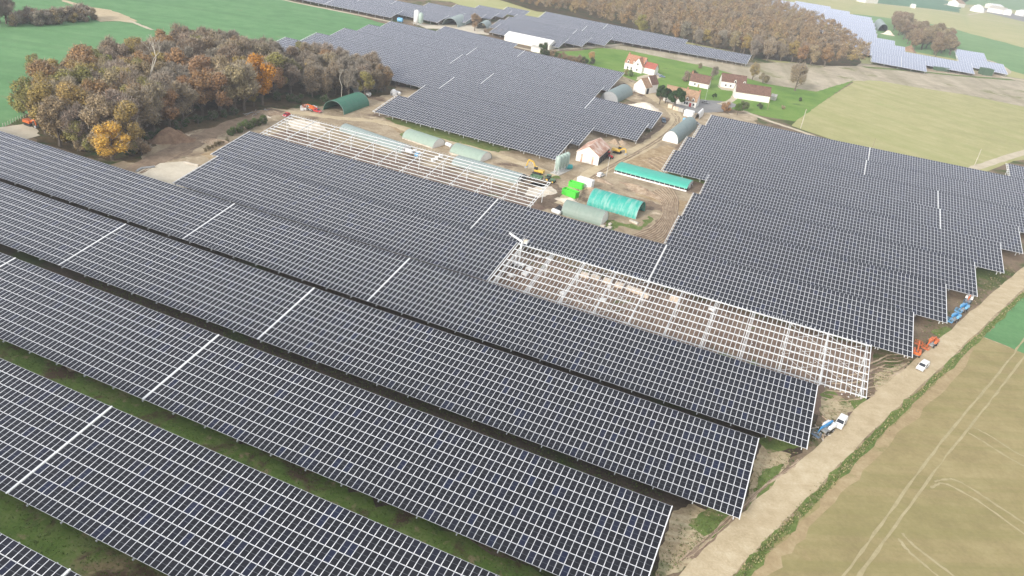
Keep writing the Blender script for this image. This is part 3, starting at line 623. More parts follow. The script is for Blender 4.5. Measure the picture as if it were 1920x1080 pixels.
# ------------------------------------------------------------------ tunnels
def frame_from(A, B, C):
    """ground rectangle from three corners: gable A-B, long side B-C"""
    ax = (C - B); L = ax.length; ax.normalize(); perp = Vector((-ax.y, ax.x, 0)); w = (A - B).dot(perp)
    if w < 0: perp = -perp; w = -w
    return B, ax, perp, L, w
def tunnel(A, B, C, h, mat, label, group=None, ribs=8, gable=None, far_gable=None, skirt=False, W=None, L=None, seams=True, flat=1.0, raised=0.0, open_dark=False):
    B0, ax, perp, L0, w0 = frame_from(at(*A), at(*B), at(*C)); w = W or w0; L = L or L0
    root = thing('polytunnel', label, 'tunnel', B0 + ax * L / 2 + perp * w / 2, math.atan2(ax.y, ax.x), group)
    sgn = 1 if (Vector((-ax.y, ax.x, 0)) - perp).length < .1 else -1
    n = 14; prof = []
    for k in range(n + 1):
        t = math.pi * k / n; prof.append((-math.cos(t) * w / 2, raised + (h - raised) * max(0, math.sin(t)) ** flat))
    mb = MB(); inn = [(y * .975, max(0, z - .09)) for y, z in prof]
    nx = max(2, ribs)
    for q, sh in ((prof, 0), (inn, 1)):
        vs = [(-L / 2 + L * i / nx, y, z) for i in range(nx + 1) for y, z in q]
        fs = [(i * (n + 1) + k, i * (n + 1) + k + 1, (i + 1) * (n + 1) + k + 1, (i + 1) * (n + 1) + k) for i in range(nx) for k in range(n)]
        mb.add(vs, fs)
    b2 = (nx + 1) * (n + 1)
    for i in (0, nx): mb.f += [(i * (n + 1) + k, i * (n + 1) + k + 1, b2 + i * (n + 1) + k + 1, b2 + i * (n + 1) + k) for k in range(n)]; mb.m += [0] * n
    mb.build('roof_sheet', MT[mat], root)
    if seams:
        for i in range(nx + 1):
            x = -L / 2 + L * i / nx; m2 = MB()
            for k in range(n): m2.bar((x, prof[k][0] * 1.006, prof[k][1] + .015), (x, prof[k + 1][0] * 1.006, prof[k + 1][1] + .015), .10, .04)
            m2.build('hoop', MT[mat] if i not in (0, nx) else MT['grey'], root)
    for g_, x in ((gable, -L / 2 + .15), (far_gable, L / 2 - .15)):
        if g_:
            m3 = MB(); pr = [(y * .97, max(0, z - .1)) for y, z in prof]
            vs = [(x - .06, y, z) for y, z in pr] + [(x + .06, y, z) for y, z in pr]; N = len(pr)
            m3.add(vs, [tuple(range(N)), tuple(range(2 * N - 1, N - 1, -1))] + [(k, (k + 1) % N, N + (k + 1) % N, N + k) for k in range(N)])
            wl_ = m3.build('end_wall', MT[g_], root)
            s_ = -1 if x < 0 else 1
            m4 = MB().box(x + s_ * .06, x + s_ * .12, -w * .16, w * .16, 0, h * .62); m4.build('door', MT[g_], wl_)
    if skirt:
        for y in (-w / 2, w / 2): MB().box(-L / 2, L / 2, y - .12, y + .12, 0, .55).build('side_wall', MT['stone'], root)
    return root
TG = None
tunnel((613.7, 203.5), (645, 215.5), (692.5, 198), 5.2, 'tun_dark', 'dark green open-ended tunnel at the edge of the wood', ribs=5, far_gable='dark')
tunnel((771, 281), (752, 287), (636, 246), 2.7, 'tun_clear', 'faded pale tunnel with a white end wall under the bare purlin frame', ribs=18, gable='white')
tunnel((829, 270), (811, 279), (753.7, 260), 3.4, 'tun_sage', 'sage green tunnel with low stone sides, beside the pale tunnel', ribs=8, gable='render', skirt=True)
tunnel((915.5, 295), (900, 305.5), (842.5, 287.5), 3.4, 'tun_sage', 'sage green tunnel with a white gas tank at its back end', ribs=8, gable='render', skirt=True)
tunnel((984, 334), (968, 345), (846, 309), 2.7, 'tun_clear', 'pale slatted tunnel with a dark mouth under the bare purlin frame', ribs=18, far_gable='grey')
tunnel((1141, 413), (1126, 424.5), (1051, 402.5), 4.4, 'tun_grey', 'grey green tunnel with a cream end wall beside the covered rows', ribs=7, gable='render')
tunnel((1207.5, 396), (1191.7, 411.5), (1100, 384.5), 5.0, 'tun_teal', 'streaked teal tunnel with an open dark end on a grass plot', ribs=13)
root = tunnel((1297.5, 347), (1286.7, 360), (1151, 324), 2.9, 'tun_aqua', 'long low aqua roofed shed with open slotted sides', ribs=12, gable='white', far_gable='white', flat=.8, raised=1.3, seams=False)
B0, ax, perp, L0, w0 = frame_from(at(1297.5, 347), at(1286.7, 360), at(1151, 324))
for s_ in (-1, 1): MB().box(-L0 / 2, L0 / 2, s_ * w0 / 2 - .1, s_ * w0 / 2 + .1, 0, .6).build('side_wall', MT['white'], root)
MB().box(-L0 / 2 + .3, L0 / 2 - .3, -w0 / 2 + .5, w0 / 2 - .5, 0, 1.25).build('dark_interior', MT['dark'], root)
pm_ = MB().box(-.06, .06, -.06, .06, .6, 1.35).mesh('eave_post', MT['white'])
for k in range(15):
    for s_ in (-1, 1): p = link('eave_post', pm_, root); p.location = (-L0 / 2 + L0 * (k + .5) / 15, s_ * (w0 / 2 - .02), 0)
tunnel((1245, 260), (1270.5, 270.5), (1306, 241), 5.4, 'tun_slate', 'grey tunnel with a broad white front and a folded door', ribs=6, gable='white')
tunnel((1128, 184), (1158, 193), (1186, 178), 5.2, 'tun_slate', 'grey tunnel half hidden by the panels, below the brown barn house', ribs=5, gable='grey', far_gable='slatebox')
tunnel((652, 166), (664, 176), (716, 158), 3.2, 'tun_clear', 'pale tunnel glimpsed through the trees beside the panels', ribs=8)
tunnel((832, 46), (858, 52), (884, 42), 6, 'tun_clear', 'larger clear shelter over pale ground far behind the panels', ribs=4)
tunnel((896, 52), (912, 57), (922, 51), 5, 'tun_clear', 'smaller clear shelter far behind the panels', ribs=4)
tunnel((1647.5, 61), (1664, 61), (1655, 49.5), 9, 'tun_clear', 'distant tunnel with a black mouth beside the copse', ribs=4, far_gable='grey')
sheet('gravel_pad', [(842, 54), (880, 62), (916, 66), (925, 54), (895, 48), (860, 46), (800, 46), (770, 42), (800, 54)], .09, 'pad', 4, .4)
sheet('gravel_pad', [(1640, 116), (1700, 128), (1760, 136), (1880, 146), (1868, 138), (1760, 126), (1650, 108)], .092, 'soil', 6, .5)

# ------------------------------------------------------------------ houses
def house(A, B, depth, wh, rh, roof, label, windows=(), dormers=(), chimneys=(), door=None, left=None, L=None, wall='render', name='house', over=.25, cat='house'):
    """A, B: front base corners in the photo (left, right); depth goes away from the camera"""
    a, b = at(*A), at(*B); ax = (b - a); L = L or ax.length; ax.normalize()
    root = thing(name, label, cat, a, math.atan2(ax.y, ax.x))
    mb = MB(); mb.box(0, L, 0, depth, 0, wh)
    for x in (0, L): pass
    mb.add([(0, 0, wh), (0, depth, wh), (0, depth / 2, wh + rh), (L, 0, wh), (L, depth, wh), (L, depth / 2, wh + rh)], [(0, 1, 2), (3, 5, 4)])
    w_ = mb.build('wall', MT[wall], root)
    sl = math.hypot(depth / 2 + over, rh * (depth / 2 + over) / (depth / 2)); k = rh / (depth / 2)
    roofs = []
    for s_ in (0, 1):
        y0 = -over if s_ == 0 else depth + over; z0 = wh - over * k
        nr = 0
        vs = [(-over, y0, z0 + .02), (L + over, y0, z0 + .02), (L + over, depth / 2, wh + rh + .02), (-over, depth / 2, wh + rh + .02)]
        vs += [(x, y, z + .2) for x, y, z in vs]
        m2 = MB().add(vs, [(0, 1, 2, 3), (4, 5, 6, 7), (0, 1, 5, 4), (1, 2, 6, 5), (2, 3, 7, 6), (3, 0, 4, 7)])
        roofs.append(m2.build('roof_slope', MT[roof], root))
    MB().bar((-over, depth / 2, wh + rh + .22), (L + over, depth / 2, wh + rh + .22), .35, .16).build('ridge', MT[roof], root)
    for c in chimneys:
        m2 = MB().box(c * L - .45, c * L + .45, depth / 2 - .35, depth / 2 + .35, wh + rh - .8, wh + rh + 1.1); m2.box(c * L - .52, c * L + .52, depth / 2 - .42, depth / 2 + .42, wh + rh + 1.1, wh + rh + 1.25)
        m2.build('chimney', MT['tile_orange' if 'tile' in roof else 'stone'], roofs[0])
    for (x, z, ww, hh) in windows:
        f = MB().box(x * L - ww / 2 - .1, x * L + ww / 2 + .1, -.06, -.003, z - hh / 2 - .1, z + hh / 2 + .1).build('window', MT['white'], root)
        MB().box(x * L - ww / 2, x * L + ww / 2, -.075, -.062, z - hh / 2, z + hh / 2).build('pane', MT['window'], f)
    if door:
        x, ww, hh, mm = door
        MB().box(x * L - ww / 2, x * L + ww / 2, -.08, -.003, 0, hh).build('door', MT[mm], root)
    for x in dormers:
        X = x * L; m2 = MB(); zb = wh - .2; m2.box(X - .75, X + .75, -.1, 1.6, zb, wh + 1.3); m2.add([(X - .75, -.1, wh + 1.3), (X + .75, -.1, wh + 1.3), (X, -.1, wh + 2.1), (X - .75, 2.6, wh + 1.3), (X + .75, 2.6, wh + 1.3), (X, 2.6, wh + 2.1)], [(0, 1, 2), (3, 5, 4)])
        d = m2.build('dormer', MT[wall], root)
        m3 = MB()
        for s_ in (-1, 1):
            vs = [(X + s_ * .95, -.3, wh + 1.1), (X, -.3, wh + 2.12), (X, 2.8, wh + 2.12), (X + s_ * .95, 2.8, wh + 1.1)]; vs += [(p, q, r_ + .12) for p, q, r_ in vs]
            m3.add(vs, [(0, 1, 2, 3), (4, 5, 6, 7), (0, 1, 5, 4), (1, 2, 6, 5), (2, 3, 7, 6), (3, 0, 4, 7)])
        m3.build('dormer_roof', MT[roof], d)
        MB().box(X - .42, X + .42, -.16, -.103, wh + .1, wh + 1.15).build('pane', MT['window'], d)
    return root
WN = [(.2, 1.6, 1.1, 1.2), (.4, 1.6, 1.1, 1.2), (.65, 1.6, 1.1, 1.2), (.85, 1.6, 1.1, 1.2)]
hA = house((1169.5, 129), (1203, 137), 9, 4.6, 4.8, 'tile_orange', 'white house with orange roof, dormers and a front gable above the lawn', dormers=(.18, .5, .72), chimneys=(.04,), windows=WN, wall='render')
a, b = at(1203, 137), at(1213, 139); ax = (b - a).normalized()
# front gable wing and lower red-roofed wing of the same house
def gable_wing(parent, x0, x1, y0, y1, wh, rh, roof, windows=()):
    mb = MB(); mb.box(x0, x1, y0, y1, 0, wh); xm = (x0 + x1) / 2
    mb.add([(x0, y0, wh), (x1, y0, wh), (xm, y0, wh + rh), (x0, y1, wh), (x1, y1, wh), (xm, y1, wh + rh)], [(0, 1, 2), (3, 5, 4)])
    w_ = mb.build('wing_wall', MT['render'], parent); m2 = MB(); k = rh / ((x1 - x0) / 2)
    for s_ in (-1, 1):
        e = xm + s_ * ((x1 - x0) / 2 + .25); vs = [(e, y0 - .2, wh - .25 * k), (xm, y0 - .2, wh + rh + .03), (xm, y1, wh + rh + .03), (e, y1, wh - .25 * k)]; vs += [(p, q, r_ + .18) for p, q, r_ in vs]
        m2.add(vs, [(0, 1, 2, 3), (4, 5, 6, 7), (0, 1, 5, 4), (1, 2, 6, 5), (2, 3, 7, 6), (3, 0, 4, 7)])
    m2.build('wing_roof', MT[roof], w_)
    for (x, z) in windows: MB().box(x - .5, x + .5, y0 - .07, y0 - .003, z - .6, z + .6).build('pane', MT['window'], w_)
LA = (at(1203, 137) - at(1169.5, 129)).length
gable_wing(hA, LA - 6.5, LA + .6, -2.2, 7, 4.7, 4.6, 'tile_orange', [(LA - 3, 1.7), (LA - 3, 5.4)])
mb = MB(); mb.box(LA + .6, LA + 8.5, .6, 7.5, 0, 4.0); mb.add([(LA + 8.5, .6, 4), (LA + 8.5, 7.5, 4), (LA + 8.5, 4, 7.2)], [(0, 1, 2)]); w2 = mb.build('side_wing', MT['render'], hA)
for s_ in (0, 1):
    y0 = .4 if s_ == 0 else 7.7; vs = [(LA + .6, y0, 3.85), (LA + 8.8, y0, 3.85), (LA + 8.8, 4.05, 7.25), (LA + .6, 4.05, 7.25)]; vs += [(p, q, r_ + .18) for p, q, r_ in vs]
    MB().add(vs, [(0, 1, 2, 3), (4, 5, 6, 7), (0, 1, 5, 4), (1, 2, 6, 5), (2, 3, 7, 6), (3, 0, 4, 7)]).build('side_roof', MT['tile_red'], w2)
# barn house: gables face the lane
def gable_house(A, B, depth, wh, rh, roof, label, name='barn_house', wall='render', cat='house', step=None, dark_door=True):
    a, b = at(*A), at(*B); ax = (b - a); w = ax.length; ax.normalize()
    root = thing(name, label, cat, a, math.atan2(ax.y, ax.x))
    def part(x0, x1, y0, y1, wh, rh, rf):
        mb = MB(); mb.box(x0, x1, y0, y1, 0, wh); xm = (x0 + x1) / 2
        mb.add([(x0, y0, wh), (x1, y0, wh), (xm, y0, wh + rh), (x0, y1, wh), (x1, y1, wh), (xm, y1, wh + rh)], [(0, 1, 2), (3, 5, 4)])
        w_ = mb.build('wall', MT[wall], root); k = rh / ((x1 - x0) / 2)
        for s_ in (-1, 1):
            e = xm + s_ * ((x1 - x0) / 2 + .3); vs = [(e, y0 - .2, wh - .3 * k), (xm, y0 - .2, wh + rh + .03), (xm, y1 + .2, wh + rh + .03), (e, y1 + .2, wh - .3 * k)]; vs += [(p, q, r_ + .2) for p, q, r_ in vs]
            MB().add(vs, [(0, 1, 2, 3), (4, 5, 6, 7), (0, 1, 5, 4), (1, 2, 6, 5), (2, 3, 7, 6), (3, 0, 4, 7)]).build('roof_slope', MT[rf], root)
        return w_
    w_ = part(0, w, 0, depth, wh, rh, roof)
    if step: part(*step)
    if dark_door: MB().box(w + .003, w + .08, depth * .25, depth * .6, 0, wh * .8).build('door', MT['dark'], root)
    return root, w
r_, w_ = gable_house((1186.5, 171), (1208, 177.5), 7, 4.2, 4.4, 'tile_tan', 'white barn house with a grey-tan roof joined to a taller brown roof')
part_w = w_
mb = MB(); mb.box(1.5, w_ - .5, 7, 14.5, 0, 5.2); xm = (1 + w_) / 2; mb.add([(1.5, 7, 5.2), (w_ - .5, 7, 5.2), (xm, 7, 9.6)], [(0, 1, 2)]); wv = mb.build('rear_wall', MT['render'], r_)
for s_ in (-1, 1):
    e = xm + s_ * (w_ / 2 - .6); vs = [(e, 6.8, 5.0), (xm, 6.8, 9.7), (xm, 14.7, 9.7), (e, 14.7, 5.0)]; vs += [(p, q, z + .2) for p, q, z in vs]
    MB().add(vs, [(0, 1, 2, 3), (4, 5, 6, 7), (0, 1, 5, 4), (1, 2, 6, 5), (2, 3, 7, 6), (3, 0, 4, 7)]).build('rear_roof', MT['tile_brown'], r_)
hC = house((1243, 189), (1303.5, 202.5), 8, 3.4, 5.2, 'tile_tan', 'long cream house with tan tiled roof and two dormers behind the pines', dormers=(.71, .89), chimneys=(.62, .99), windows=[(.66, 1.6, 1, 1.3), (.73, 1.6, 1, 1.3), (.93, 1.6, 1, 1.2)], door=(.83, 1.2, 2.2, 'red'))
house((1291, 160), (1327, 167.5), 6.5, 3.2, 4.4, 'tile_brown', 'low white cottage with brown roof alone on the lawn', chimneys=(.03,), windows=[(.3, 1.6, 1, 1.1)], door=(.5, 1, 2, 'wood'))
house((1350.5, 163), (1396, 169.5), 7.5, 4.0, 4.4, 'tile_brown', 'white house with brown roof, tall white gable and two small dormers', dormers=(.55, .92), chimneys=(), windows=WN)
house((1377, 184), (1441, 193.5), 8.5, 4.2, 4.6, 'tile_brown', 'long white windowless barn with dark brown roof beside the lawn')
MB_shed = house((1444, 187), (1453, 189), 5, 2.4, 1.0, 'concrete', 'small grey shed beside the long white barn', name='shed', wall='concrete', cat='shed')
house((945, 76), (1029, 94), 14, 3.6, 2.2, 'white', 'very long white poultry shed below the far panels', name='poultry_shed', cat='shed')
house((995, 96), (1012, 100), 6, 3.2, .8, 'concrete', 'small white shed in front of the long poultry shed', name='shed', cat='shed')
for (x0, y0, x1, y1, d, wh, rh, rf, lab) in [
  (1622, 5.5, 1645, 7, 18, 8, 3, 'white', 'distant white hall alone beyond the green field'), (1709, 15, 1716, 16, 10, 5, 2, 'white', 'distant small white hut beside the far lane'),
  (1796, 13.5, 1808, 14.5, 25, 8, 6, 'tile_tan', 'distant house with tan roof at the estate edge'), (1850, 22, 1878, 27, 40, 9, 4, 'stone', 'distant long beige hall on the estate'),
  (1860, 17, 1880, 19.5, 25, 8, 3, 'white', 'distant white hall behind the beige hall'), (1879, 27, 1895, 29.5, 40, 8, 3, 'white', 'distant white hall at the end of the beige hall'), (1902, 28, 1918, 31, 40, 9, 3, 'white', 'distant white hall beside the grey tarmac')]:
    house((x0, y0), (x1, y1), d, wh, rh, rf, lab, name='hall', cat='building')
mb = MB(); c = at(1831, 22); n = 16
mb.add([(math.cos(2 * math.pi * k / n) * r, math.sin(2 * math.pi * k / n) * r * .8, z) for r, z in ((14, 0), (13, 6), (9, 11), (3, 14)) for k in range(n)] + [(0, 0, 14.5)],
       [(j * n + k, j * n + (k + 1) % n, (j + 1) * n + (k + 1) % n, (j + 1) * n + k) for j in range(3) for k in range(n)] + [(3 * n + k, 3 * n + (k + 1) % n, 4 * n) for k in range(n)])
o = mb.build('dome_tent', MT['white']); o.location = c; tag(o, 'distant white dome on the estate', 'dome')

# rusty barn
rb, bw = gable_house((1079, 301), (1120.5, 311), 17, 4.0, 3.0, 'rust', 'open-sided barn with rusty pink corrugated roof and pale boarded front', name='barn', wall='render', cat='barn', dark_door=False)
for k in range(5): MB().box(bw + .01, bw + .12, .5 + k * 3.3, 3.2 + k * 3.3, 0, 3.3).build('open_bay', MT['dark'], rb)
for k in range(11): MB().box(.4 + k * (bw - .8) / 11, .4 + (k + .9) * (bw - .8) / 11, -.06, -.003, 0, 3.7 + rng.uniform(-.2, .4)).build('board', MT['render' if k not in (2, 8) else 'rust'], rb)

# silos
def silo(P, h, r, label, group, mat='silo'):
    o = thing('feed_silo', label, 'silo', P, 0, group)
    mb = MB(); n = 18; rr = [(.25, 1.0), (r, 2.4), (r, h - r * .6), (r * .3, h), (.02, h + .05)]
    mb.add([(math.cos(2 * math.pi * k / n) * a, math.sin(2 * math.pi * k / n) * a, z) for a, z in rr for k in range(n)],
           [(j * n + k, j * n + (k + 1) % n, (j + 1) * n + (k + 1) % n, (j + 1) * n + k) for j in range(len(rr) - 1) for k in range(n)])
    mb.build('body', MT[mat], o, True)
    for k in range(4):
        t = math.pi / 4 + k * math.pi / 2; MB().bar((math.cos(t) * r, math.sin(t) * r, 0), (math.cos(t) * r, math.sin(t) * r, 3.2), .12, .12).build('leg', MT['galv'], o)
    m2 = MB(); m2.bar((-r - .12, -.2, .5), (-r - .12, -.2, h), .05, .05); m2.bar((-r - .12, .2, .5), (-r - .12, .2, h), .05, .05)
    for k in range(int(h / .5)): m2.bar((-r - .12, -.2, .6 + k * .5), (-r - .12, .2, .6 + k * .5), .04, .04)
    m2.build('ladder', MT['galv'], o)
s0, s1 = at(1043.5, 325.5), at(1060, 318)
for k in range(4): silo(s0.lerp(s1, k / 3), 7.4, .42 * (s1 - s0).length / 3, 'pale green feed silo in the row of four on a concrete slab', 'feed silos in the yard')
mb = MB(); mb.box(-1.9, (s1 - s0).length + 1.9, -2, 2.0, 0, .3); o = mb.build('concrete_slab', MT['concrete']); o.location = s0; o.rotation_euler.z = math.atan2((s1 - s0).y, (s1 - s0).x); tag(o, 'concrete slab under the four pale green silos', 'slab')
silo(at(780, 47), 11, 2.0, 'white silo taller of the distant pair', 'distant twin silos', 'white'); silo(at(788, 48), 9.5, 1.9, 'pale green silo beside the distant white silo', 'distant twin silos')
def tank(P, r, L, rz, mat, label, group=None, z=0.0, cat='tank', name='tank', saddles=True):
    o = thing(name, label, cat, P, rz, group); mb = MB(); n = 14; q = []
    for t, s_ in ((0, -1), (.55, -.97), (.9, -.88), (1, -.75), (1, .75), (.9, .88), (.55, .97), (0, 1)): q.append((max(t, .01) * r, s_ * L / 2))
    mb.add([(x, math.cos(2 * math.pi * k / n) * a, z + r + .25 + math.sin(2 * math.pi * k / n) * a) for a, x in q for k in range(n)],
           [(j * n + k, j * n + (k + 1) % n, (j + 1) * n + (k + 1) % n, (j + 1) * n + k) for j in range(len(q) - 1) for k in range(n)])
    mb.build('shell', MT[mat], o, True)
    for x in (-L * .28, L * .28): MB().box(x - .12, x + .12, -r * .7, r * .7, 0, .6).build('saddle', MT['concrete'], o)
    MB().tube((0, 0, z + 2 * r + .2), (0, 0, z + 2 * r + .45), .22, .22, 10).build('hatch', MT['grey'], o)
    return o
tank(at(1066, 318), 1.0, 3.0, .6, 'tealtank', 'teal tank beside the four pale green silos')
tank(at(841, 276), .8, 3.4, -.3, 'white', 'white gas tank behind the second sage tunnel'); tank(at(767, 288), .8, 3.6, -.3, 'white', 'white gas tank in front of the pale tunnel')
tank(at(1042, 402), .8, 3.6, -.25, 'white', 'white gas tank behind the grey green tunnel'); tank(at(690, 178 + 2), .9, 3.4, -.3, 'white', 'white gas tank at the corner of the panels by the trees')
tank(at(747, 178), .8, 3.0, -.4, 'white', 'white gas tank beside the white bell hut'); tank(at(750, 42), 1.6, 4.5, .2, 'lightblue', 'light blue tank at the far panel corner')
o = thing('bell_hut', 'small white bell-shaped hut at the corner of the panels', 'hut', at(738, 178)); n = 14
mb = MB(); rr = [(1.7, 0), (1.7, 1.4), (1.3, 2.3), (.5, 2.9), (.02, 3.0)]; mb.add([(math.cos(2 * math.pi * k / n) * a, math.sin(2 * math.pi * k / n) * a, z) for a, z in rr for k in range(n)], [(j * n + k, j * n + (k + 1) % n, (j + 1) * n + (k + 1) % n, (j + 1) * n + k) for j in range(4) for k in range(n)])
mb.build('shell', MT['white'], o, True); MB().box(-.4, .4, -1.78, -1.6, 0, 1.3).build('door', MT['grey'], o)

# ------------------------------------------------------------------ bins, containers, boxes
def container(A, B, d, h, mat, label, ribs=8, name='container', cat='container', open_top=False, group=None, roll=False):
    a, b = at(*A), at(*B); ax = b - a; L = ax.length; o = thing(name, label, cat, a, math.atan2(ax.y, ax.x), group)
    mb = MB()
    if open_top:
        for x0, x1, y0, y1 in ((0, L, 0, .1), (0, L, d - .1, d), (0, .1, .1, d - .1), (L - .1, L, .1, d - .1)): mb.box(x0, x1, y0, y1, .12, h)
        mb.box(.1, L - .1, .1, d - .1, .12, h * .75)
    else: mb.box(0, L, 0, d, .1, h)
    bd = mb.build('body', MT[mat], o)
    rm_ = MB().box(-.05, .05, -.06, 0, .15, h - .05).mesh('rib', MT[mat])
    for k in range(ribs): q = link('rib', rm_, o); q.location = (L * (k + .5) / ribs, 0, 0)
    MB().box(-.03, L + .03, -.05, d + .05, h - .02, h + .06).build('top_rim' if open_top else 'roof', MT[mat], o) if not open_top else None
    for x in (.4, L - .4): MB().box(x - .15, x + .15, .1, d - .1, 0, .1).build('skid', MT['grey'], o)
    MB().box(L, L + .06, .1, d - .1, .15, h - .1).build('door', MT[mat], o)
    return o
container((1052.5, 364), (1077.5, 373.5), 2.6, 2.4, 'green', 'bright green skip in front of a stack of green crates', open_top=True, name='skip', cat='skip')
container((1065, 350), (1090, 357), 2.3, 2.2, 'green', 'bright green skip behind, beside the white trailer box', open_top=True, name='skip', cat='skip')
container((1080, 347), (1107, 355.5), 2.6, 3.2, 'white', 'white box container behind the green skips', ribs=10)
container((1281, 217), (1297, 221), 3.5, 3.2, 'white', 'white site container on the lane near the pines', ribs=6)
container((1251.5, 202), (1259, 204), 2.5, 2.2, 'card', 'beige crate at the roadside under the pines', ribs=3, name='crate', cat='crate')
for k, x in enumerate((1261, 1266, 1271, 1275.5)): container((x, 206 + k * 1.4), (x + 4.2, 207 + k * 1.4), 1.6, 2.0, 'card' if k < 2 else 'concrete', ['narrow beige crate next to the roadside crate', 'beige crate second along the roadside row', 'grey crate third along the roadside row', 'grey crate against the white site container'][k], ribs=2, name='crate', cat='crate')
tunnel((1303, 222), (1310, 224.5), (1319, 215), 3.4, 'white', 'small white arched tent beside the white site container', ribs=3)
container((1843, 141), (1860, 143), 8, 6, 'olive', 'dark green container beside the lane junction', ribs=5); container((1757, 133), (1780, 135), 6, 3, 'olive', 'dark green low shelter before the distant panels', ribs=6)
def block(P, sx, sy, sz, rz, mat, label, name, cat, group=None):
    o = thing(name, label, cat, P, rz, group); MB().box(-sx / 2, sx / 2, -sy / 2, sy / 2, .14, sz, top=.97).build('load', MT[mat], o)
    for y in (-sy * .4, 0, sy * .4): MB().box(-sx / 2, sx / 2, y - .06, y + .06, 0, .13).build('skid', MT['wood'], o)
    MB().box(-sx / 2 - .01, sx / 2 + .01, -.04, .04, .14, sz + .012).build('strap', MT['grey'], o)
    return o
for i, (x, y) in enumerate([(1096, 512), (1115, 516), (1138, 523), (1160, 531), (1181, 537), (1194, 542), (1208, 549), (1263, 556)]):
    block(at(x, y + 8), 2.4, 1.3, rng.uniform(1.1, 1.5), rng.uniform(-.2, .1), 'card', 'pallet of wrapped panels standing under the bare steel frame', 'panel_pallet', 'pallet', 'pallets of panels under the frame')
for i, (x, y, s) in enumerate([(1009, 478, 1), (1030, 483, 1), (992, 502, 1), (984, 512, 1), (958, 514, 1), (1055, 548, .8), (1130, 560, .8), (1335, 578, .8)]):
    block(at(x, y + 4), 1.9 * s, 1.2, .7, rng.uniform(-.5, .3), 'white', 'white wrapped bundle lying under the bare steel frame', 'wrapped_bundle', 'bundle', 'white bundles under the frame')
for i, (x, y, w) in enumerate([(1127 + 20, 364.5, 3.2), (1164, 371, 3.2), (1188, 418, 3.4), (1112, 394, 1.4), (1180, 383, 3.6), (1130, 425.5, 1.6), (1138, 431, 1.6), (1143, 428, 1.4), (1143.5, 422, 1.0)]):
    block(at(x, y), w, 1.0, .7, -.3, 'stone', 'pale concrete block lying on the yard near the teal tunnel', 'concrete_block', 'block', 'concrete blocks in the yard')
for i, (x, y) in enumerate([(778, 284), (785, 288), (781, 291), (818, 297), (826, 294), (812, 301)]):
    block(at(x, y + 2), 1.3, 1.3, 1.3, rng.uniform(-1, 1), 'white' if i != 2 else 'lightblue', 'white bulk bag beside the pale tunnel' if i != 2 else 'light blue bulk bag beside the pale tunnel', 'bulk_bag', 'bag', 'bulk bags by the pale tunnel' if i != 2 else None)
def ibc(P, rz, label, group):
    o = thing('water_tank', label, 'tank', P, rz, group); MB().box(-.55, .55, -.45, .45, .16, 1.1).build('bottle', MT['white'], o); MB().box(-.6, .6, -.5, .5, 0, .15).build('pallet', MT['wood'], o)
    m2 = MB()
    for x in (-.6, -.2, .2, .6): m2.bar((x, -.5, .15), (x, -.5, 1.15), .03, .03); m2.bar((x, .5, .15), (x, .5, 1.15), .03, .03)
    m2.build('cage', MT['galv'], o); MB().tube((0, 0, 1.1), (0, 0, 1.2), .12).build('cap', MT['red'], o)
for (x, y) in [(566, 200), (566, 204.5), (571.5, 204), (573, 197.5), (580, 198), (588, 199.5), (592, 201)]: ibc(at(x, y + 3), rng.uniform(0, 1), 'white caged water tank by the dark green tunnel', 'water tanks by the wood')

# heaps
def heap(P, rx, ry, h, rz, mat, label, seed, cat='heap', name='soil_heap'):
    r2 = random.Random(seed); nx, ny = 30, 9; vs = [(0, 0, h)]; fs = []
    bl = [(r2.uniform(-.6, .6), r2.uniform(-.6, .6), r2.uniform(.2, .5), r2.uniform(-.35, .45)) for _ in range(9)]
    for j in range(1, ny + 1):
        t = j / ny
        for k in range(nx):
            a = 2 * math.pi * k / nx; e = 1 + .18 * math.sin(3 * a + seed) + .1 * math.sin(7 * a + seed * 2)
            x, y = math.cos(a) * t * e, math.sin(a) * t * e
            z = (math.cos(min(1, t) * math.pi) * .5 + .5) + sum(s_ * math.exp(-((x - bx) ** 2 + (y - by) ** 2) / (w * w)) for bx, by, w, s_ in bl) * (1 - t * t)
            vs.append((x * rx, y * ry, max(0.0, z * h + r2.uniform(-.05, .05) * h) if t < 1 else -.05))
    for k in range(nx): fs.append((0, 1 + k, 1 + (k + 1) % nx))
    for j in range(ny - 1):
        for k in range(nx): fs.append((1 + j * nx + k, 1 + (j + 1) * nx + k, 1 + (j + 1) * nx + (k + 1) % nx, 1 + j * nx + (k + 1) % nx))
    o = MB().add(vs, fs).build(name, MT[mat], None, True); o.location = P; o.rotation_euler.z = rz; tag(o, label, cat)
heap(at(312, 262), 9, 6, 4.6, .5, 'clay', 'tall brown spoil heap at the edge of the wood', 1); heap(at(338, 258), 6, 4, 2.4, .3, 'clay', 'lower brown spoil heap joined to the tall one', 2)
heap(at(1066, 379), 6, 3.2, 1.0, -.3, 'sand', 'flat heap of pale sand in front of the green skip', 3); heap(at(1094, 390), 3.4, 2.6, 1.1, 0, 'rubble', 'small brown heap against the teal tunnel', 4)
heap(at(1120, 360), 6, 3, 1.0, -.3, 'rubble', 'ochre heap between the green skips and teal tunnel', 5); heap(at(1200, 357), 10, 3.5, 1.6, -.35, 'rubble', 'long ochre rubble heap in front of the aqua shed', 6)
heap(at(1222, 367), 7, 2.4, 1.0, -.3, 'rubble', 'low rubble heap trailing from the long one', 7); heap(at(1130, 340), 5, 2.6, .9, -.2, 'rubble', 'ochre heap near the end of the aqua shed', 8)
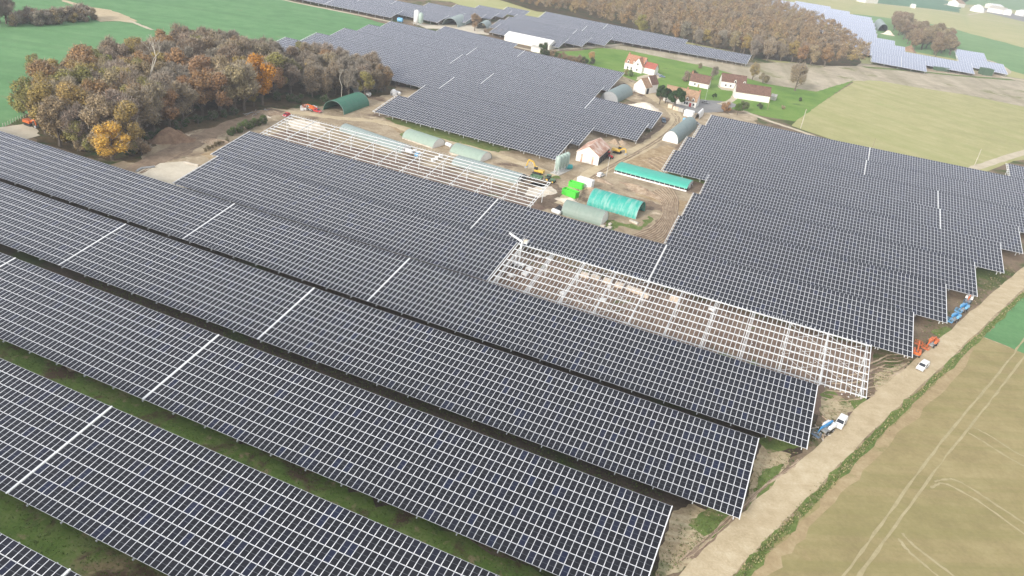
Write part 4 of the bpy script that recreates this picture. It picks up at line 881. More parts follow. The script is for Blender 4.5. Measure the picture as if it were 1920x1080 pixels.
heap(at(1213, 203), 11, 6, 2.4, -.35, 'sand', 'heap of white gravel behind the panels near the pines', 9); heap(at(1152, 269), 3.4, 2.6, 2.0, 0, 'rubble', 'round ochre heap beside the barn', 10); heap(at(1166, 270), 3.6, 2.6, 1.8, 0, 'rubble', 'second round ochre heap beyond the barn', 11)
heap(at(505, 212), 7, 3.2, 1.4, .5, 'rubble', 'tangled heap of timber and rubble by the wood', 12); heap(at(404, 268), 7, 2.5, 1.3, .5, 'rubble', 'ochre bank beside the panel corner', 13); heap(at(1050, 394), 2.6, 2.2, 1.4, 0, 'dark', 'black heap behind the grey green tunnel', 14)
heap(at(860, 290), 4, 2.6, .7, 0, 'sand', 'pale straw heap between the sage tunnels', 15); heap(at(1665, 65), 9, 6, 3, 0, 'sand', 'distant sand heap at the distant tunnel mouth', 16); heap(at(1702, 95.5), 10, 7, 4, 0, 'clay', 'distant red spoil heap below the copse', 17)
heap(at(1022, 358), 5, 3, .5, -.3, 'sand', 'pinkish sand patch under the frame end', 18)
# bits of debris
for i in range(26):
    x, y = rng.uniform(460, 512), 0; y = 216 - (x - 460) * .2 + rng.uniform(-4, 4); p = at(x, y); mb = MB(); L = rng.uniform(1.2, 3.5); mb.bar((-L / 2, 0, .15), (L / 2, 0, rng.uniform(.15, .8)), .18, .14)
    o = mb.build('plank', MT[rng.choice(['wood', 'grey', 'stone'])]); o.location = p; o.rotation_euler.z = rng.uniform(0, 3); tag(o, 'loose plank in the debris beside the wood', 'plank', 'debris planks')
heap(at(498, 219), 2.6, 1.6, .8, .3, 'sand', 'grey white tarpaulin heap beside the debris', 21)
for i in range(14):
    x = rng.uniform(1512, 1552); y = rng.uniform(782, 836); p = at(x, y); L = rng.uniform(.8, 2.2); mb = MB().bar((-L / 2, 0, .1), (L / 2, 0, .16), .2, .12); o = mb.build('plank', MT[rng.choice(['pallet', 'stone'])]); o.location = p; o.rotation_euler.z = rng.uniform(0, 3); tag(o, 'loose board on the ground beside the blue boom lift', 'plank', 'boards by the boom lift')
mb = MB(); C = spline([Vector(at(*p)) for p in ((256, 323), (266, 317), (280, 315.5), (290, 314))], 6)
for i in range(len(C) - 1): mb.tube(C[i] + Vector((0, 0, .35)), C[i + 1] + Vector((0, 0, .35)), .35, .35, 8)
tag(mb.build('drain_pipe', MT['grey']), 'curved grey drain pipe lying beside the pale pad', 'pipe')
mb = MB(); mb.bar(at(345, 305) + Vector((0, 0, .25)), at(372, 311) + Vector((0, 0, .25)), .5, .4); tag(mb.build('kerb_beam', MT['stone']), 'long pale beam along the edge of the gravel pad', 'beam')

# ------------------------------------------------------------------ vehicles and machines
def heading(front, rear): d = at(*front) - at(*rear); return math.atan2(d.y, d.x)
def wheel(parent, x, y, r, w, rim='grey'):
    t = MB().tube((x, y - w / 2, r), (x, y + w / 2, r), r, r, 14).build('wheel', MT['rubber'], parent)
    s_ = 1 if y > 0 else -1; MB().tube((x, y + s_ * w / 2, r), (x, y + s_ * (w / 2 + .02), r), r * .58, r * .5, 12).build('rim', MT[rim], t)
def van(P, rz, label, mat='white', L=4.5, W=1.85, H=1.85, kind='van', name='van', group=None):
    """front towards +X, centre at P"""
    o = thing(name, label, kind, P, rz, group); h = L / 2
    if kind == 'van': low = [(-h, .32), (h - .05, .32), (h, .62), (h - .12, .92), (h - 1.0, 1.12), (-h, 1.12)]; up = [(-h, 1.12), (h - 1.0, 1.12), (h - 1.75, H - .06), (h - 2.0, H), (-h + .12, H), (-h, H - .15)]
    else: low = [(-h, .3), (h - .05, .3), (h, .6), (h - .15, .82), (h - 1.1, .95), (-h + .1, .95)]; up = [(-h + .25, .95), (h - 1.1, .95), (h - 1.9, H - .04), (h - 2.3, H), (-h + 1.0, H), (-h + .6, H - .1)]
    bl = MB().prism(low, -W / 2, W / 2)
    b = bl.build('body', MT[mat], o); bv = b.modifiers.new('b', 'BEVEL'); bv.width = .07; bv.segments = 2
    n = len(up); vs = [(x, -(W / 2 - (.02 if z < 1.2 else .14)), z) for x, z in up] + [(x, (W / 2 - (.02 if z < 1.2 else .14)), z) for x, z in up]
    c = MB().add(vs, [(k, (k + 1) % n, n + (k + 1) % n, n + k) for k in range(n)] + [tuple(range(n - 1, -1, -1)), tuple(range(n, 2 * n))]).build('cabin', MT[mat], o); bv = c.modifiers.new('b', 'BEVEL'); bv.width = .06; bv.segments = 2
    (x0, z0), (x1, z1) = up[1], up[2]; nx, nz = (z1 - z0), (x0 - x1); q = math.hypot(nx, nz); nx, nz = nx / q * .02, nz / q * .02
    def quad(pts, nm): MB().add([*pts, *[(p[0] - nx * 2, p[1] * .99, p[2] - nz * 2) for p in pts]], [(0, 1, 2, 3), (7, 6, 5, 4), (0, 4, 5, 1), (1, 5, 6, 2), (2, 6, 7, 3), (3, 7, 4, 0)]).build(nm, MT['window'], o)
    e = lambda t, y: (x0 + (x1 - x0) * t + nx, y, z0 + (z1 - z0) * t + nz)
    quad([e(.1, -W * .42), e(.1, W * .42), e(.92, W * .37), e(.92, -W * .37)], 'windscreen')
    for s_ in (-1, 1):
        xs = (up[2][0] - .15, up[2][0] - 1.05); m2 = MB()
        m2.add([(x0 - .25, s_ * (W / 2 - .005), 1.2 if kind == 'van' else 1.0), (xs[1], s_ * (W / 2 - .005), 1.2 if kind == 'van' else 1.0), (xs[1], s_ * (W / 2 - .09), z1 - .15), (xs[0], s_ * (W / 2 - .09), z1 - .15)], [(0, 1, 2, 3)]); m2.build('side_window', MT['window'], o)
        MB().box(h - .22, h - .02, s_ * W * .36 - .16, s_ * W * .36 + .16, .66, .86).build('headlight', MT['galv'], o)
        MB().box(-h - .015, -h + .03, s_ * W * .42 - .07, s_ * W * .42 + .07, .9, 1.25 if kind == 'van' else .94).build('tail_light', MT['red'], o)
        MB().box(x0 - .32, x0 - .15, s_ * (W / 2 + .1) - .1, s_ * (W / 2 + .1) + .1, 1.12, 1.3).build('mirror', MT['dark'], o)
        for x in (-h + .85, h - .85): wheel(o, x, s_ * (W / 2 - .1), .33, .22)
    MB().box(h - .03, h + .03, -W * .4, W * .4, .34, .56).build('bumper', MT['grey'], o)
    return o
van(at(1574, 797), heading((1566, 808), (1583, 783)), 'white panel van parked on the dirt road beside the blue boom lift')
van(at(1728, 691), heading((1718, 700), (1739, 682)), 'white panel van parked on the dirt road near the orange lifts')
van(at(537, 218), heading((530, 221), (543, 215)), 'bright red car by the corner of the bare purlin frame', 'red', 4.2, 1.75, 1.5, 'car', 'car')
van(at(594, 210), heading((602, 212), (586, 208)), 'dark red pickup parked near the dark green tunnel', 'red', 4.6, 1.8, 1.6, 'car', 'car')
van(at(1288, 229), heading((1296, 231), (1280, 227)), 'light blue van parked behind the white-fronted tunnel', 'lightblue', 4.6, 1.85, 1.9)
van(at(1304, 232.5), heading((1311, 235), (1297, 230)), 'grey car parked behind the white-fronted tunnel', 'grey', 4.2, 1.75, 1.5, 'car', 'car')
van(at(1234, 141.5), heading((1240, 142), (1228, 140)), 'dark grey car on the drive of the orange-roofed house', 'grey', 4.2, 1.75, 1.5, 'car', 'car')
van(at(1241, 145), heading((1247, 146), (1235, 144)), 'slate blue car on the drive of the orange-roofed house', 'slatebox', 4.2, 1.75, 1.5, 'car', 'car')
van(at(1126, 331), heading((1132, 329), (1119, 334)), 'small white van parked on the yard lane by the thin mast', 'white', 4.0, 1.7, 1.8)
van(at(1322, 193.5), heading((1328, 195), (1316, 192)), 'dark car parked beside the cream house', 'grey', 4.2, 1.75, 1.5, 'car', 'car')
van(at(1244, 229), heading((1246, 233), (1241, 224)), 'slate blue van parked at the panel corner by the rutted lane', 'slatebox', 4.6, 1.85, 1.9)

def boom_lift(P, rz, c1, c2, label, up=.35, L=6.0):
    """chassis, turret with two covers, folded boom reaching +X, work basket"""
    o = thing('boom_lift', label, 'boom lift', P, rz)
    b = MB().box(-1.4, 1.4, -.75, .75, .45, .95).build('chassis', MT['grey'], o)
    for x in (-1.05, 1.05):
        for y in (-.95, .95): wheel(o, x, y, .48, .34)
    MB().tube((0, 0, .95), (0, 0, 1.15), .55, .55, 14).build('turntable', MT['grey'], o)
    for y in (-.72, .72):
        m2 = MB().box(-2.0, .55, y - .38, y + .38, 1.15, 1.95, top=.86); q = m2.build('cover', MT[c2], o); bv = q.modifiers.new('b', 'BEVEL'); bv.width = .14; bv.segments = 3
    MB().box(-2.35, -1.9, -.85, .85, 1.1, 1.75, top=.9).build('counterweight', MT[c2], o)
    a = Vector((-1.7, 0, 2.15)); e = Vector((L - 1.9, 0, 2.15 + up))
    MB().bar(a, e, .34, .42).build('boom', MT[c1], o); MB().bar(a + Vector((.6, 0, -.4)), a.lerp(e, .7) + Vector((0, 0, -.38)), .26, .26).build('lower_boom', MT[c1], o)
    MB().bar(e, e + Vector((1.0, 0, -.9)), .2, .22).build('jib', MT[c1], o)
    bx = e + Vector((1.1, 0, -1.3)); m2 = MB(); m2.box(bx.x, bx.x + .8, -.95, .95, bx.z - .25, bx.z - .18)
    for z in (bx.z + .3, bx.z + .85):
        for p, q in (((bx.x, -.95, z), (bx.x + .8, -.95, z)), ((bx.x, .95, z), (bx.x + .8, .95, z)), ((bx.x, -.95, z), (bx.x, .95, z)), ((bx.x + .8, -.95, z), (bx.x + .8, .95, z))): m2.bar(p, q, .06, .06)
    for x in (bx.x, bx.x + .8):
        for y in (-.95, 0, .95): m2.bar((x, y, bx.z - .2), (x, y, bx.z + .85), .06, .06)
    m2.build('basket', MT[c2 if c2 != 'white' else 'slatebox'], o)
    return o
boom_lift(at(1548, 809), heading((1520, 822), (1556, 800)), 'blue', 'white', 'blue and white boom lift with its basket tucked under the panel edge', .1, 5.0)
boom_lift(at(1788, 601), heading((1776, 607), (1800, 593)), 'blue', 'lightblue', 'blue boom lift nearer the van, one of two side by side', .2, 4.6)
boom_lift(at(1804, 583), heading((1792, 590), (1816, 575)), 'blue', 'lightblue', 'blue boom lift parked beside the orange and white lift', .2, 4.6)
boom_lift(at(1814, 566), heading((1809, 574), (1819, 556)), 'orange', 'white', 'orange and white boom lift at the end of the line of lifts', .2, 4.2)
boom_lift(at(1746, 648), heading((1733, 655), (1757, 636)), 'orange', 'orange', 'orange boom lift with a long folded arm on bare soil', .3, 6)
boom_lift(at(1716, 665), heading((1717, 655), (1714, 674)), 'orange', 'orange', 'orange boom lift tucked against the panel corner', .5, 5)
boom_lift(at(583, 207.5), heading((575, 205), (590, 209)), 'orange', 'orange', 'rusty orange lift among the water tanks by the wood', .3, 4)

def excavator(P, rz, col_, label, raised=True):
    o = thing('excavator', label, 'excavator', P, rz)
    for y in (-1.05, 1.05):
        m2 = MB().prism([(-1.7, .1), (-1.5, 0), (1.5, 0), (1.7, .1), (1.8, .45), (1.5, .8), (-1.5, .8), (-1.8, .45)], y - .28, y + .28); m2.build('track', MT['rubber'], o)
    MB().tube((0, 0, .6), (0, 0, 1.05), .7, .7, 14).build('turntable', MT['grey'], o)
    q = MB().box(-2.2, 1.3, -1.25, 1.25, 1.0, 1.9, top=.96).build('body', MT[col_], o); bv = q.modifiers.new('b', 'BEVEL'); bv.width = .12
    c = MB().box(.0, 1.4, .25, 1.25, 1.9, 3.0, top=.85).build('cab', MT['dark'], o); MB().box(.1, 1.3, .33, 1.17, 3.0, 3.08).build('cab_roof', MT[col_], c)
    MB().box(-2.5, -1.8, -1.2, 1.2, 1.0, 2.0, top=.85).build('counterweight', MT[col_], o)
    pts = [Vector((1.1, -.35, 1.7)), Vector((2.6, -.35, 4.3)), Vector((4.6, -.35, 4.6)), Vector((5.3, -.35, 1.9))] if raised else [Vector((1.1, -.35, 1.7)), Vector((2.8, -.35, 2.9)), Vector((3.6, -.35, 2.6)), Vector((4.0, -.35, 1.0))]
    m2 = MB().bar(pts[0], pts[1], .36, .6); m2.bar(pts[1], pts[2], .36, .55); m2.build('boom', MT[col_], o)
    MB().bar(pts[2], pts[3], .32, .42).build('stick', MT[col_], o); MB().tube(pts[0] + Vector((.3, 0, .2)), pts[1] + Vector((.4, 0, -.4)), .09).build('ram', MT['galv'], o)
    b = pts[3]; MB().prism([(b.x - .2, b.z), (b.x + .4, b.z - .1), (b.x + .5, b.z - .7), (b.x - .1, b.z - .95), (b.x - .6, b.z - .5)], b.y - .6, b.y + .6).build('bucket', MT['grey'], o)
    return o
excavator(at(1008, 326), heading((990, 322), (1012, 328)), 'yellow', 'yellow excavator with raised arm beside the feed silos')
excavator(at(57, 235), heading((64, 238), (50, 233)), 'orange', 'small orange excavator on the pale pad beside the wood', False)
excavator(at(1157, 287), heading((1163, 288), (1150, 285)), 'yellow', 'small yellow digger beside the rusty barn', False)
def tractor(P, rz, col_, label, rim='yellow'):
    o = thing('tractor', label, 'tractor', P, rz)
    q = MB().box(.2, 2.3, -.45, .45, .8, 1.6, top=.94).build('bonnet', MT[col_], o); bv = q.modifiers.new('b', 'BEVEL'); bv.width = .1
    c = MB().box(-1.3, .3, -.8, .8, 1.2, 2.6, top=.85).build('cab', MT['window'], o); MB().box(-1.3, .3, -.78, .78, 2.6, 2.75).build('cab_roof', MT[col_], c)
    MB().box(-1.5, .4, -.5, .5, .6, 1.2).build('chassis', MT['grey'], o); MB().tube((1.4, .3, 1.6), (1.4, .3, 2.5), .06).build('exhaust', MT['dark'], o)
    for y in (-.95, .95): wheel(o, -.7, y, .85, .5, rim); wheel(o, 1.7, y * .9, .58, .4, rim); MB().box(-1.4, 0, y - .28, y + .28, 1.72, 1.8).build('mudguard', MT[col_], o)
    return o
tractor(at(1030, 341), heading((1040, 344), (1020, 338)), 'tractor', 'dull green tractor hitched to a trailer beside the silos')
tractor(at(1140, 296), heading((1146, 298), (1134, 293)), 'red', 'red tractor standing in the open side of the barn', 'grey')
o = thing('trailer', 'olive tipping trailer behind the green tractor', 'trailer', at(1006, 337), heading((1020, 340), (995, 334)))
MB().box(-2.4, 2.2, -1.1, 1.1, .9, 1.0).build('bed', MT['olive'], o)
for x0, x1, y0, y1 in ((-2.4, 2.2, -1.15, -1.05), (-2.4, 2.2, 1.05, 1.15), (-2.45, -2.35, -1.05, 1.05), (2.15, 2.25, -1.05, 1.05)): MB().box(x0, x1, y0, y1, .9, 1.7).build('side_board', MT['tractor'], o)
MB().bar((2.2, 0, .7), (3.8, 0, .6), .15, .15).build('drawbar', MT['grey'], o)
for x in (-1.2, 0): [wheel(o, x, y, .5, .35) for y in (-1.05, 1.05)]
# white lift pushed up through the end of the frame
lp = FP(-65.5, 2.0, 0); lb = fr.location + Vector((lp.x, lp.y, 0))
o = thing('telescopic_lift', 'white telescopic lift whose arm rises above the panels at the frame end', 'lift', (lb.x, lb.y, 0), 0)
MB().box(-1.6, 1.6, -.9, .9, .5, 1.2).build('chassis', MT['white'], o)
for x in (-1.1, 1.1): [wheel(o, x, y, .5, .35) for y in (-.95, .95)]
MB().bar((0, 0, 1.2), (.0, 0, 8.0), .4, .4).build('mast', MT['white'], o)
MB().bar((.2, 0, 8.0), (-4.7, 1.6, 8.9), .42, .42).build('arm', MT['white'], o)
m2 = MB(); m2.box(.2, 1.5, .2, 1.6, 7.6, 7.7); m2.box(.2, .28, .2, 1.6, 7.7, 8.9); m2.box(1.42, 1.5, .2, 1.6, 7.7, 8.6); m2.build('basket', MT['white'], o)
MB().box(.5, 1.3, .5, 1.4, 7.7, 8.5).build('load', MT['card'], o)

# poles and masts
def pole(P, h, label, arms=True, mat='wood', r=.14):
    o = thing('utility_pole', label, 'pole', P); MB().tube((0, 0, 0), (0, 0, h), r, r * .65, 8).build('shaft', MT[mat], o)
    if arms: MB().bar((-.8, 0, h - .5), (.8, 0, h - .5), .1, .12).build('cross_arm', MT['wood'], o)
    return o
pole(at(1501, 241), 11, 'pale utility pole at the corner of the pale field', mat='stone', r=.2); pole(at(1826.5, 312), 9.5, 'pale utility pole beside the bend of the lane', mat='stone', r=.16)
pole(at(1636, 276), 5, 'thin pole sticking up behind the panels', False); pole(at(1136.5, 331), 8.5, 'thin mast beside the aqua shed', False, 'galv', .07)
pole(at(1438.5, 206), 8, 'thin pole beside the round evergreen on the lawn', False); pole(at(1321.5, 190), 9, 'thin pale pole behind the cream house', False, 'galv', .06)
for i in range(12):
    p = at(0 + i * 4.8, 240 - i * 2.2) + Vector((0, 1.2, 0)); o = MB().box(-.06, .06, -.06, .06, 0, 1.4).box(-.09, .09, -.09, .09, 1.4, 1.46).build('fence_post', MT['stone']); o.location = p; tag(o, 'pale fence post between the green field and the gravel pad', 'post', 'posts along the green field')
for i in range(16):
    t = i / 15; p = at(1120 + 270 * t, 88 + 36 * t); o = MB().box(-.08, .08, -.08, .08, 0, 1.5).box(-.11, .11, -.11, .11, 1.5, 1.57).build('fence_post', MT['stone']); o.location = p; tag(o, 'pale fence post along the fallow strip', 'post', 'posts along the fallow strip')

# ------------------------------------------------------------------ trees
def tree_meshes(seed, H, R, leaf, twig, ls=.5, lobes=12, base=.28, flat=1.0, trunk_mat='bark', open_=0.0):
    r = random.Random(seed); tb = MB(); ends = []
    def limb(p, d, L, rad, depth):
        n = 3; q = p
        for k in range(n):
            d2 = (d + Vector((r.uniform(-.22, .22), r.uniform(-.22, .22), r.uniform(-.05, .2)))).normalized(); q2 = q + d2 * (L / n); r0 = rad * (1 - .25 * k); tb.tube(q, q2, r0, rad * (1 - .25 * (k + 1)), 5, 0, False); q = q2; d = d2
            if depth and k > 0:
                for _ in range(2):
                    a = r.uniform(0, 6.28); s_ = Vector((math.cos(a), math.sin(a), r.uniform(.1, .7))).normalized(); limb(q, (d * .5 + s_).normalized(), L * .55, rad * .5, depth - 1)
        ends.append(q)
    tr = H * .022 + .08; top = H * .55; tb.tube((0, 0, -.2), (r.uniform(-.3, .3), r.uniform(-.3, .3), H * base), tr * 1.25, tr, 7); tb.tube((0, 0, H * base - .1), (r.uniform(-.4, .4), r.uniform(-.4, .4), top), tr, tr * .5, 6, 0, False)
    for k in range(6):
        a = k * 1.05 + r.uniform(-.3, .3); z = H * (base + (.55 - base) * k / 6); limb(Vector((0, 0, z)), Vector((math.cos(a), math.sin(a), .75)), R * .85, tr * .55, 1)
    tm = tb.mesh('trunk', MT[trunk_mat])
    # crown: lobes of leaf clumps
    cz = H * (base + 1) / 2; hz = H * (1 - base) / 2
    L = []
    for k in range(lobes):
        a = r.uniform(0, 6.28); u = r.uniform(-.75, .95); rr = math.sqrt(max(0.05, 1 - u * u)) * r.uniform(.35, .85)
        L.append((Vector((math.cos(a) * rr * R, math.sin(a) * rr * R, cz + u * hz * .8)), R * r.uniform(.28, .5)))
    V = []; F = []; mi = []; tint = []
    def quad(c, u, v, m, t):
        b = len(V); V.extend([c - u - v, c + u - v, c + u + v, c - u + v]); F.append((b, b + 1, b + 2, b + 3)); mi.append(m); tint.append(t)
    for k in range(leaf):
        c0, cr = r.choice(L); d = Vector((r.gauss(0, 1), r.gauss(0, 1), r.gauss(0, 1) * flat)).normalized(); rad = cr * r.uniform(.45, 1.0) ** .5 * r.uniform(.8, 1.1)
        c = c0 + d * rad; s_ = ls * r.uniform(.45, 1.1); n_ = (d + Vector((r.uniform(-.8, .8), r.uniform(-.8, .8), r.uniform(-.2, 1.0)))).normalized(); u = n_.orthogonal().normalized(); u.rotate(Matrix.Rotation(r.uniform(0, 6.28), 3, n_)); v = n_.cross(u)
        quad(c, u * s_, v * s_ * r.uniform(.5, .9), 0, r.random())
    for k in range(twig):
        c0, cr = r.choice(L); d = Vector((r.gauss(0, 1), r.gauss(0, 1), r.gauss(0, 1) + .5)).normalized(); c = c0 + d * cr * r.uniform(.3, 1.05); dd = (d + Vector((r.uniform(-.5, .5), r.uniform(-.5, .5), r.uniform(0, .8)))).normalized()
        v = dd * r.uniform(.5, 1.1); u = dd.orthogonal().normalized(); u.rotate(Matrix.Rotation(r.uniform(0, 6.28), 3, dd)); quad(c, u * r.uniform(.03, .07), v, 1, r.random())
    cm = np_mesh('crown', np.array([tuple(p) for p in V]), np.array(F), np.array(mi), np.array(tint), [MT['leaf'], MT['twig']])
    return tm, cm
KIND = {'full': [tree_meshes(11 + k, 16.5, 5.2, 5600, 900, .27, 20, .08 + .05 * k) for k in range(4)],
        'thin': [tree_meshes(31 + k, 16.5, 5.2, 3000, 3600, .23, 20, .14) for k in range(4)],
        'bare': [tree_meshes(51 + k, 15.5, 4.8, 700, 4600, .22, 18, .16) for k in range(3)],
        'bush': [tree_meshes(71 + k, 5, 2.6, 2000, 400, .22, 10, .04) for k in range(3)],
        'pine': [tree_meshes(81 + k, 11, 3.9, 5000, 0, .28, 11, .22) for k in range(2)]}
COLS = {'brown': (0.3, 0.22, 0.13), 'rust': (0.35, 0.215, 0.105), 'grey': (0.315, 0.275, 0.21), 'tan': (0.375, 0.295, 0.175), 'olive': (0.3, 0.28, 0.09), 'gold': (0.588, 0.357, 0.074), 'orange': (0.630, 0.304, 0.047), 'mauve': (0.32, 0.25, 0.18), 'green': (0.058, 0.100, 0.032), 'pine': (0.047, 0.089, 0.032), 'hedge': (0.105, 0.168, 0.042), 'dryhedge': (0.252, 0.210, 0.116), 'ochre': (0.39, 0.29, 0.1)}
def tree(kind, P, s, colr, label, group, name='tree', rz=None, sz=None, jitter=.12):
    tm, cm = KIND[kind][rng.randrange(len(KIND[kind]))]
    o = thing(name, label, 'tree' if name != 'bush' else 'bush', (P[0], P[1], 0), rng.uniform(0, 6.28), group); o.scale = (s, s, sz or s)
    t = link('trunk', tm, o); c = link('crown', cm, o); k = rng.uniform(1 - jitter, 1 + jitter); q = COLS[colr]
    c.color = (min(1, q[0] * k), min(1, q[1] * k * rng.uniform(.94, 1.06)), min(1, q[2] * k), 1)
    return o
def inside(p, poly):
    c = False; n = len(poly)
    for i in range(n):
        a, b = poly[i], poly[(i + 1) % n]
        if (a.y > p.y) != (b.y > p.y) and p.x < (b.x - a.x) * (p.y - a.y) / (b.y - a.y) + a.x: c = not c
    return c
def scatter(poly, d, seed, tries=6000, maxn=100000):
    r = random.Random(seed); xs = [p.x for p in poly]; ys = [p.y for p in poly]; out = []; cell = {}
    for _ in range(tries):
        p = Vector((r.uniform(min(xs), max(xs)), r.uniform(min(ys), max(ys)), 0))
        if not inside(p, poly): continue
        k = (int(p.x // d), int(p.y // d))
        if any((p - q).length < d for i in (-1, 0, 1) for j in (-1, 0, 1) for q in cell.get((k[0] + i, k[1] + j), [])): continue
        cell.setdefault(k, []).append(p); out.append(p)
        if len(out) >= maxn: break
    return out
TL = {'brown': 'brown autumn oak in the small wood beside the green field', 'rust': 'rust coloured oak in the small wood beside the green field', 'grey': 'bare grey tree in the small wood beside the green field', 'tan': 'pale tan tree in the small wood beside the green field',
      'olive': 'olive yellow tree in the small wood beside the green field', 'ochre': 'ochre leaved tree in the small wood beside the green field', 'mauve': 'thin mauve brown tree in the small wood beside the green field'}
wood = [at(*p) for p in ((58, 236), (110, 274), (180, 297), (246, 296), (262, 266), (330, 240), (420, 222), (480, 200), (530, 186), (520, 152), (480, 132), (420, 118), (330, 126), (240, 146), (160, 172), (90, 200))]
SPEC = [at(212, 298), at(492, 194), at(380, 216)]
for p in scatter(wood, 5.8, 3):
    if any((p - q).length < 7 or ((p - q).length < 13 and p.length < q.length - 3) for q in SPEC): continue
    if (p - at(286, 214)).length < 5: continue
    x, y = to_px(p); left = x < 260
    c = rng.choices(['brown', 'rust', 'grey', 'tan', 'olive', 'ochre', 'mauve'], [3.4, 1.8, 1.6, 2.4, 2.0 if left else .7, 2.4 if left else .8, 1.8])[0]
    tree('bare' if c == 'grey' else ('thin' if c in ('mauve', 'tan', 'brown') and rng.random() < .6 else 'full'), p, rng.uniform(.92, 1.25), c, TL[c], 'trees of the small wood, ' + c)
wood2 = [at(*p) for p in ((540, 176), (600, 186), (660, 182), (720, 176), (726, 166), (690, 150), (640, 138), (580, 124), (545, 128))]
for p in scatter(wood2, 6.5, 5):
    c = rng.choices(['brown', 'grey', 'mauve', 'tan', 'olive'], [2, 3, 3, 2, .7])[0]
    tree('bare' if c == 'grey' else 'thin', p, rng.uniform(.7, 1.0), c, {'brown': 'brown tree between the wood and the dark green tunnel', 'grey': 'bare grey tree near the dark green tunnel', 'mauve': 'mauve brown thin tree near the dark green tunnel', 'tan': 'tan tree near the dark green tunnel', 'olive': 'olive tree near the dark green tunnel'}[c], 'trees by the dark green tunnel, ' + c)
for (x, y, k, s, c, lab) in [(492, 197, 'full', 1.35, 'orange', 'tall bright orange tree at the end of the wood'),
    (476, 200, 'full', .6, 'ochre', 'ochre tree beside the tall bright orange tree'), (380, 218, 'full', 1.15, 'rust', 'rust brown tree at the front of the wood above the dirt lane'), (72, 150, 'full', .7, 'olive', 'olive tree standing out at the back corner of the wood'),
    (565, 132, 'full', .95, 'olive', 'dark olive oak rising in front of the panels'), (610, 146, 'full', .85, 'rust', 'rust red oak in front of the panels'), (683, 184, 'full', .75, 'olive', 'yellow green tree beside the dark green tunnel'),
    (717, 172, 'thin', .85, 'rust', 'thin russet tree at the panel corner'), (580, 160, 'full', .8, 'ochre', 'ochre tree behind the dark green tunnel'), (70, 222, 'full', .8, 'gold', 'golden tree at the pad corner of the wood'), (110, 262, 'full', .7, 'ochre', 'ochre tree low at the front of the wood'),
    (145, 280, 'full', .6, 'olive', 'olive bushy tree above the front panels'), (90, 246, 'full', .75, 'gold', 'dull gold tree beside the pale gravel pad')]:
    tree(k, at(x, y), s, c, lab, None)
gt = tree('full', at(211, 300), 1.12, 'gold', 'round golden tree standing forward of the wood by the panels', None, sz=.82)
for ch in gt.children: ch.data = KIND['full'][0][0 if ch.name.startswith('trunk') else 1]
for i in range(46):
    t = rng.random(); P0 = at(*((60 + 130 * t, 244 + 56 * t) if i < 30 else (190 + 60 * t, 300 - 4 * t))); P0 = P0 + Vector((rng.uniform(-3, 3), rng.uniform(0, 6), 0)); c = rng.choice(['olive', 'brown', 'ochre', 'tan'])
    if (P0 - at(212, 300)).length < 7.5: continue
    tree('bush', P0, rng.uniform(.9, 1.6), c, {'olive': 'olive undergrowth bush at the front of the wood', 'brown': 'brown undergrowth bush at the front of the wood', 'ochre': 'ochre undergrowth bush at the front of the wood', 'tan': 'tan undergrowth bush at the front of the wood'}[c], 'undergrowth of the wood, ' + c, 'bush')
# dead trees
def dead_tree(P, H, seed, label, rad0=.42):
    r = random.Random(seed); mb = MB()
    def br(p, d, L, rad, n):
        q = p + d * L; mb.tube(p, q, rad, rad * .6, 6, 0, False)
        if n:
            for k in range(2 if n > 1 else 3):
                a = r.uniform(0, 6.28); br(q, (d + Vector((math.cos(a) * .6, math.sin(a) * .6, r.uniform(0, .4)))).normalized(), L * r.uniform(.5, .72), rad * .6, n - 1)
    br(Vector((0, 0, 0)), Vector((.03, 0, 1)), H * .5, rad0, 4)
    o = thing('dead_tree', label, 'tree', P); mb.build('trunk', MT['dead'], o)
dead_tree(at(286, 206), 27, 3, 'tall white dead tree rising above the wood'); dead_tree(at(250, 280), 12, 5, 'pale dead tree behind the golden tree'); dead_tree(at(186, 262), 13, 8, 'leaning pale dead tree left of the golden tree')
dead_tree(at(176, 258), 11, 9, 'slim pale dead tree in the olive bushes'); dead_tree(at(640, 186), 12, 12, 'bare pale birch trunk by the dark green tunnel', .2)
# bushes along the front of the wood
for i, (x, y) in enumerate([(300, 262), (285, 262), (330, 244), (350, 238), (372, 232), (398, 226), (420, 220), (440, 216), (244, 294), (270, 272), (520, 190), (545, 192), (560, 193), (610, 194)]):
    tree('bush', at(x, y), rng.uniform(.6, .9), 'green', 'dark green bramble bush along the front of the wood', 'brambles along the wood', 'bush')
for i in range(9):
    t = i / 8; tree('bush', at(432 + 62 * t, 254 - 22 * t), rng.uniform(.55, .8), 'hedge', 'light green bush in the hedge at the panel corner', 'hedge at the panel corner', 'bush')
for i in range(7):
    t = i / 6; tree('bush', at(385 + 40 * t, 284 - 18 * t), rng.uniform(.25, .4), 'dryhedge', 'dry straw coloured bush on the ochre bank', 'dry bushes on the bank', 'bush')
# hedge at the top left
for i in range(34):
    t = i / 33; x = -20 + 190 * t + rng.uniform(-4, 4); y = 50 - 10 * t + rng.uniform(-7, 3)
    if i < 7: tree('bare', at(x, y - 2), rng.uniform(.7, 1.15), 'mauve', 'tall mauve brown tree in the hedgerow across the green field', 'hedgerow trees, tall')
    else: tree('bush', at(x, y), rng.uniform(1.1, 1.7), rng.choice(['mauve', 'grey', 'brown']), 'grey brown bush in the hedgerow across the green field', 'hedgerow bushes', 'bush')
tree('bush', at(139, 42), 1.0, 'ochre', 'yellowish bush in the hedgerow across the green field', None, 'bush')
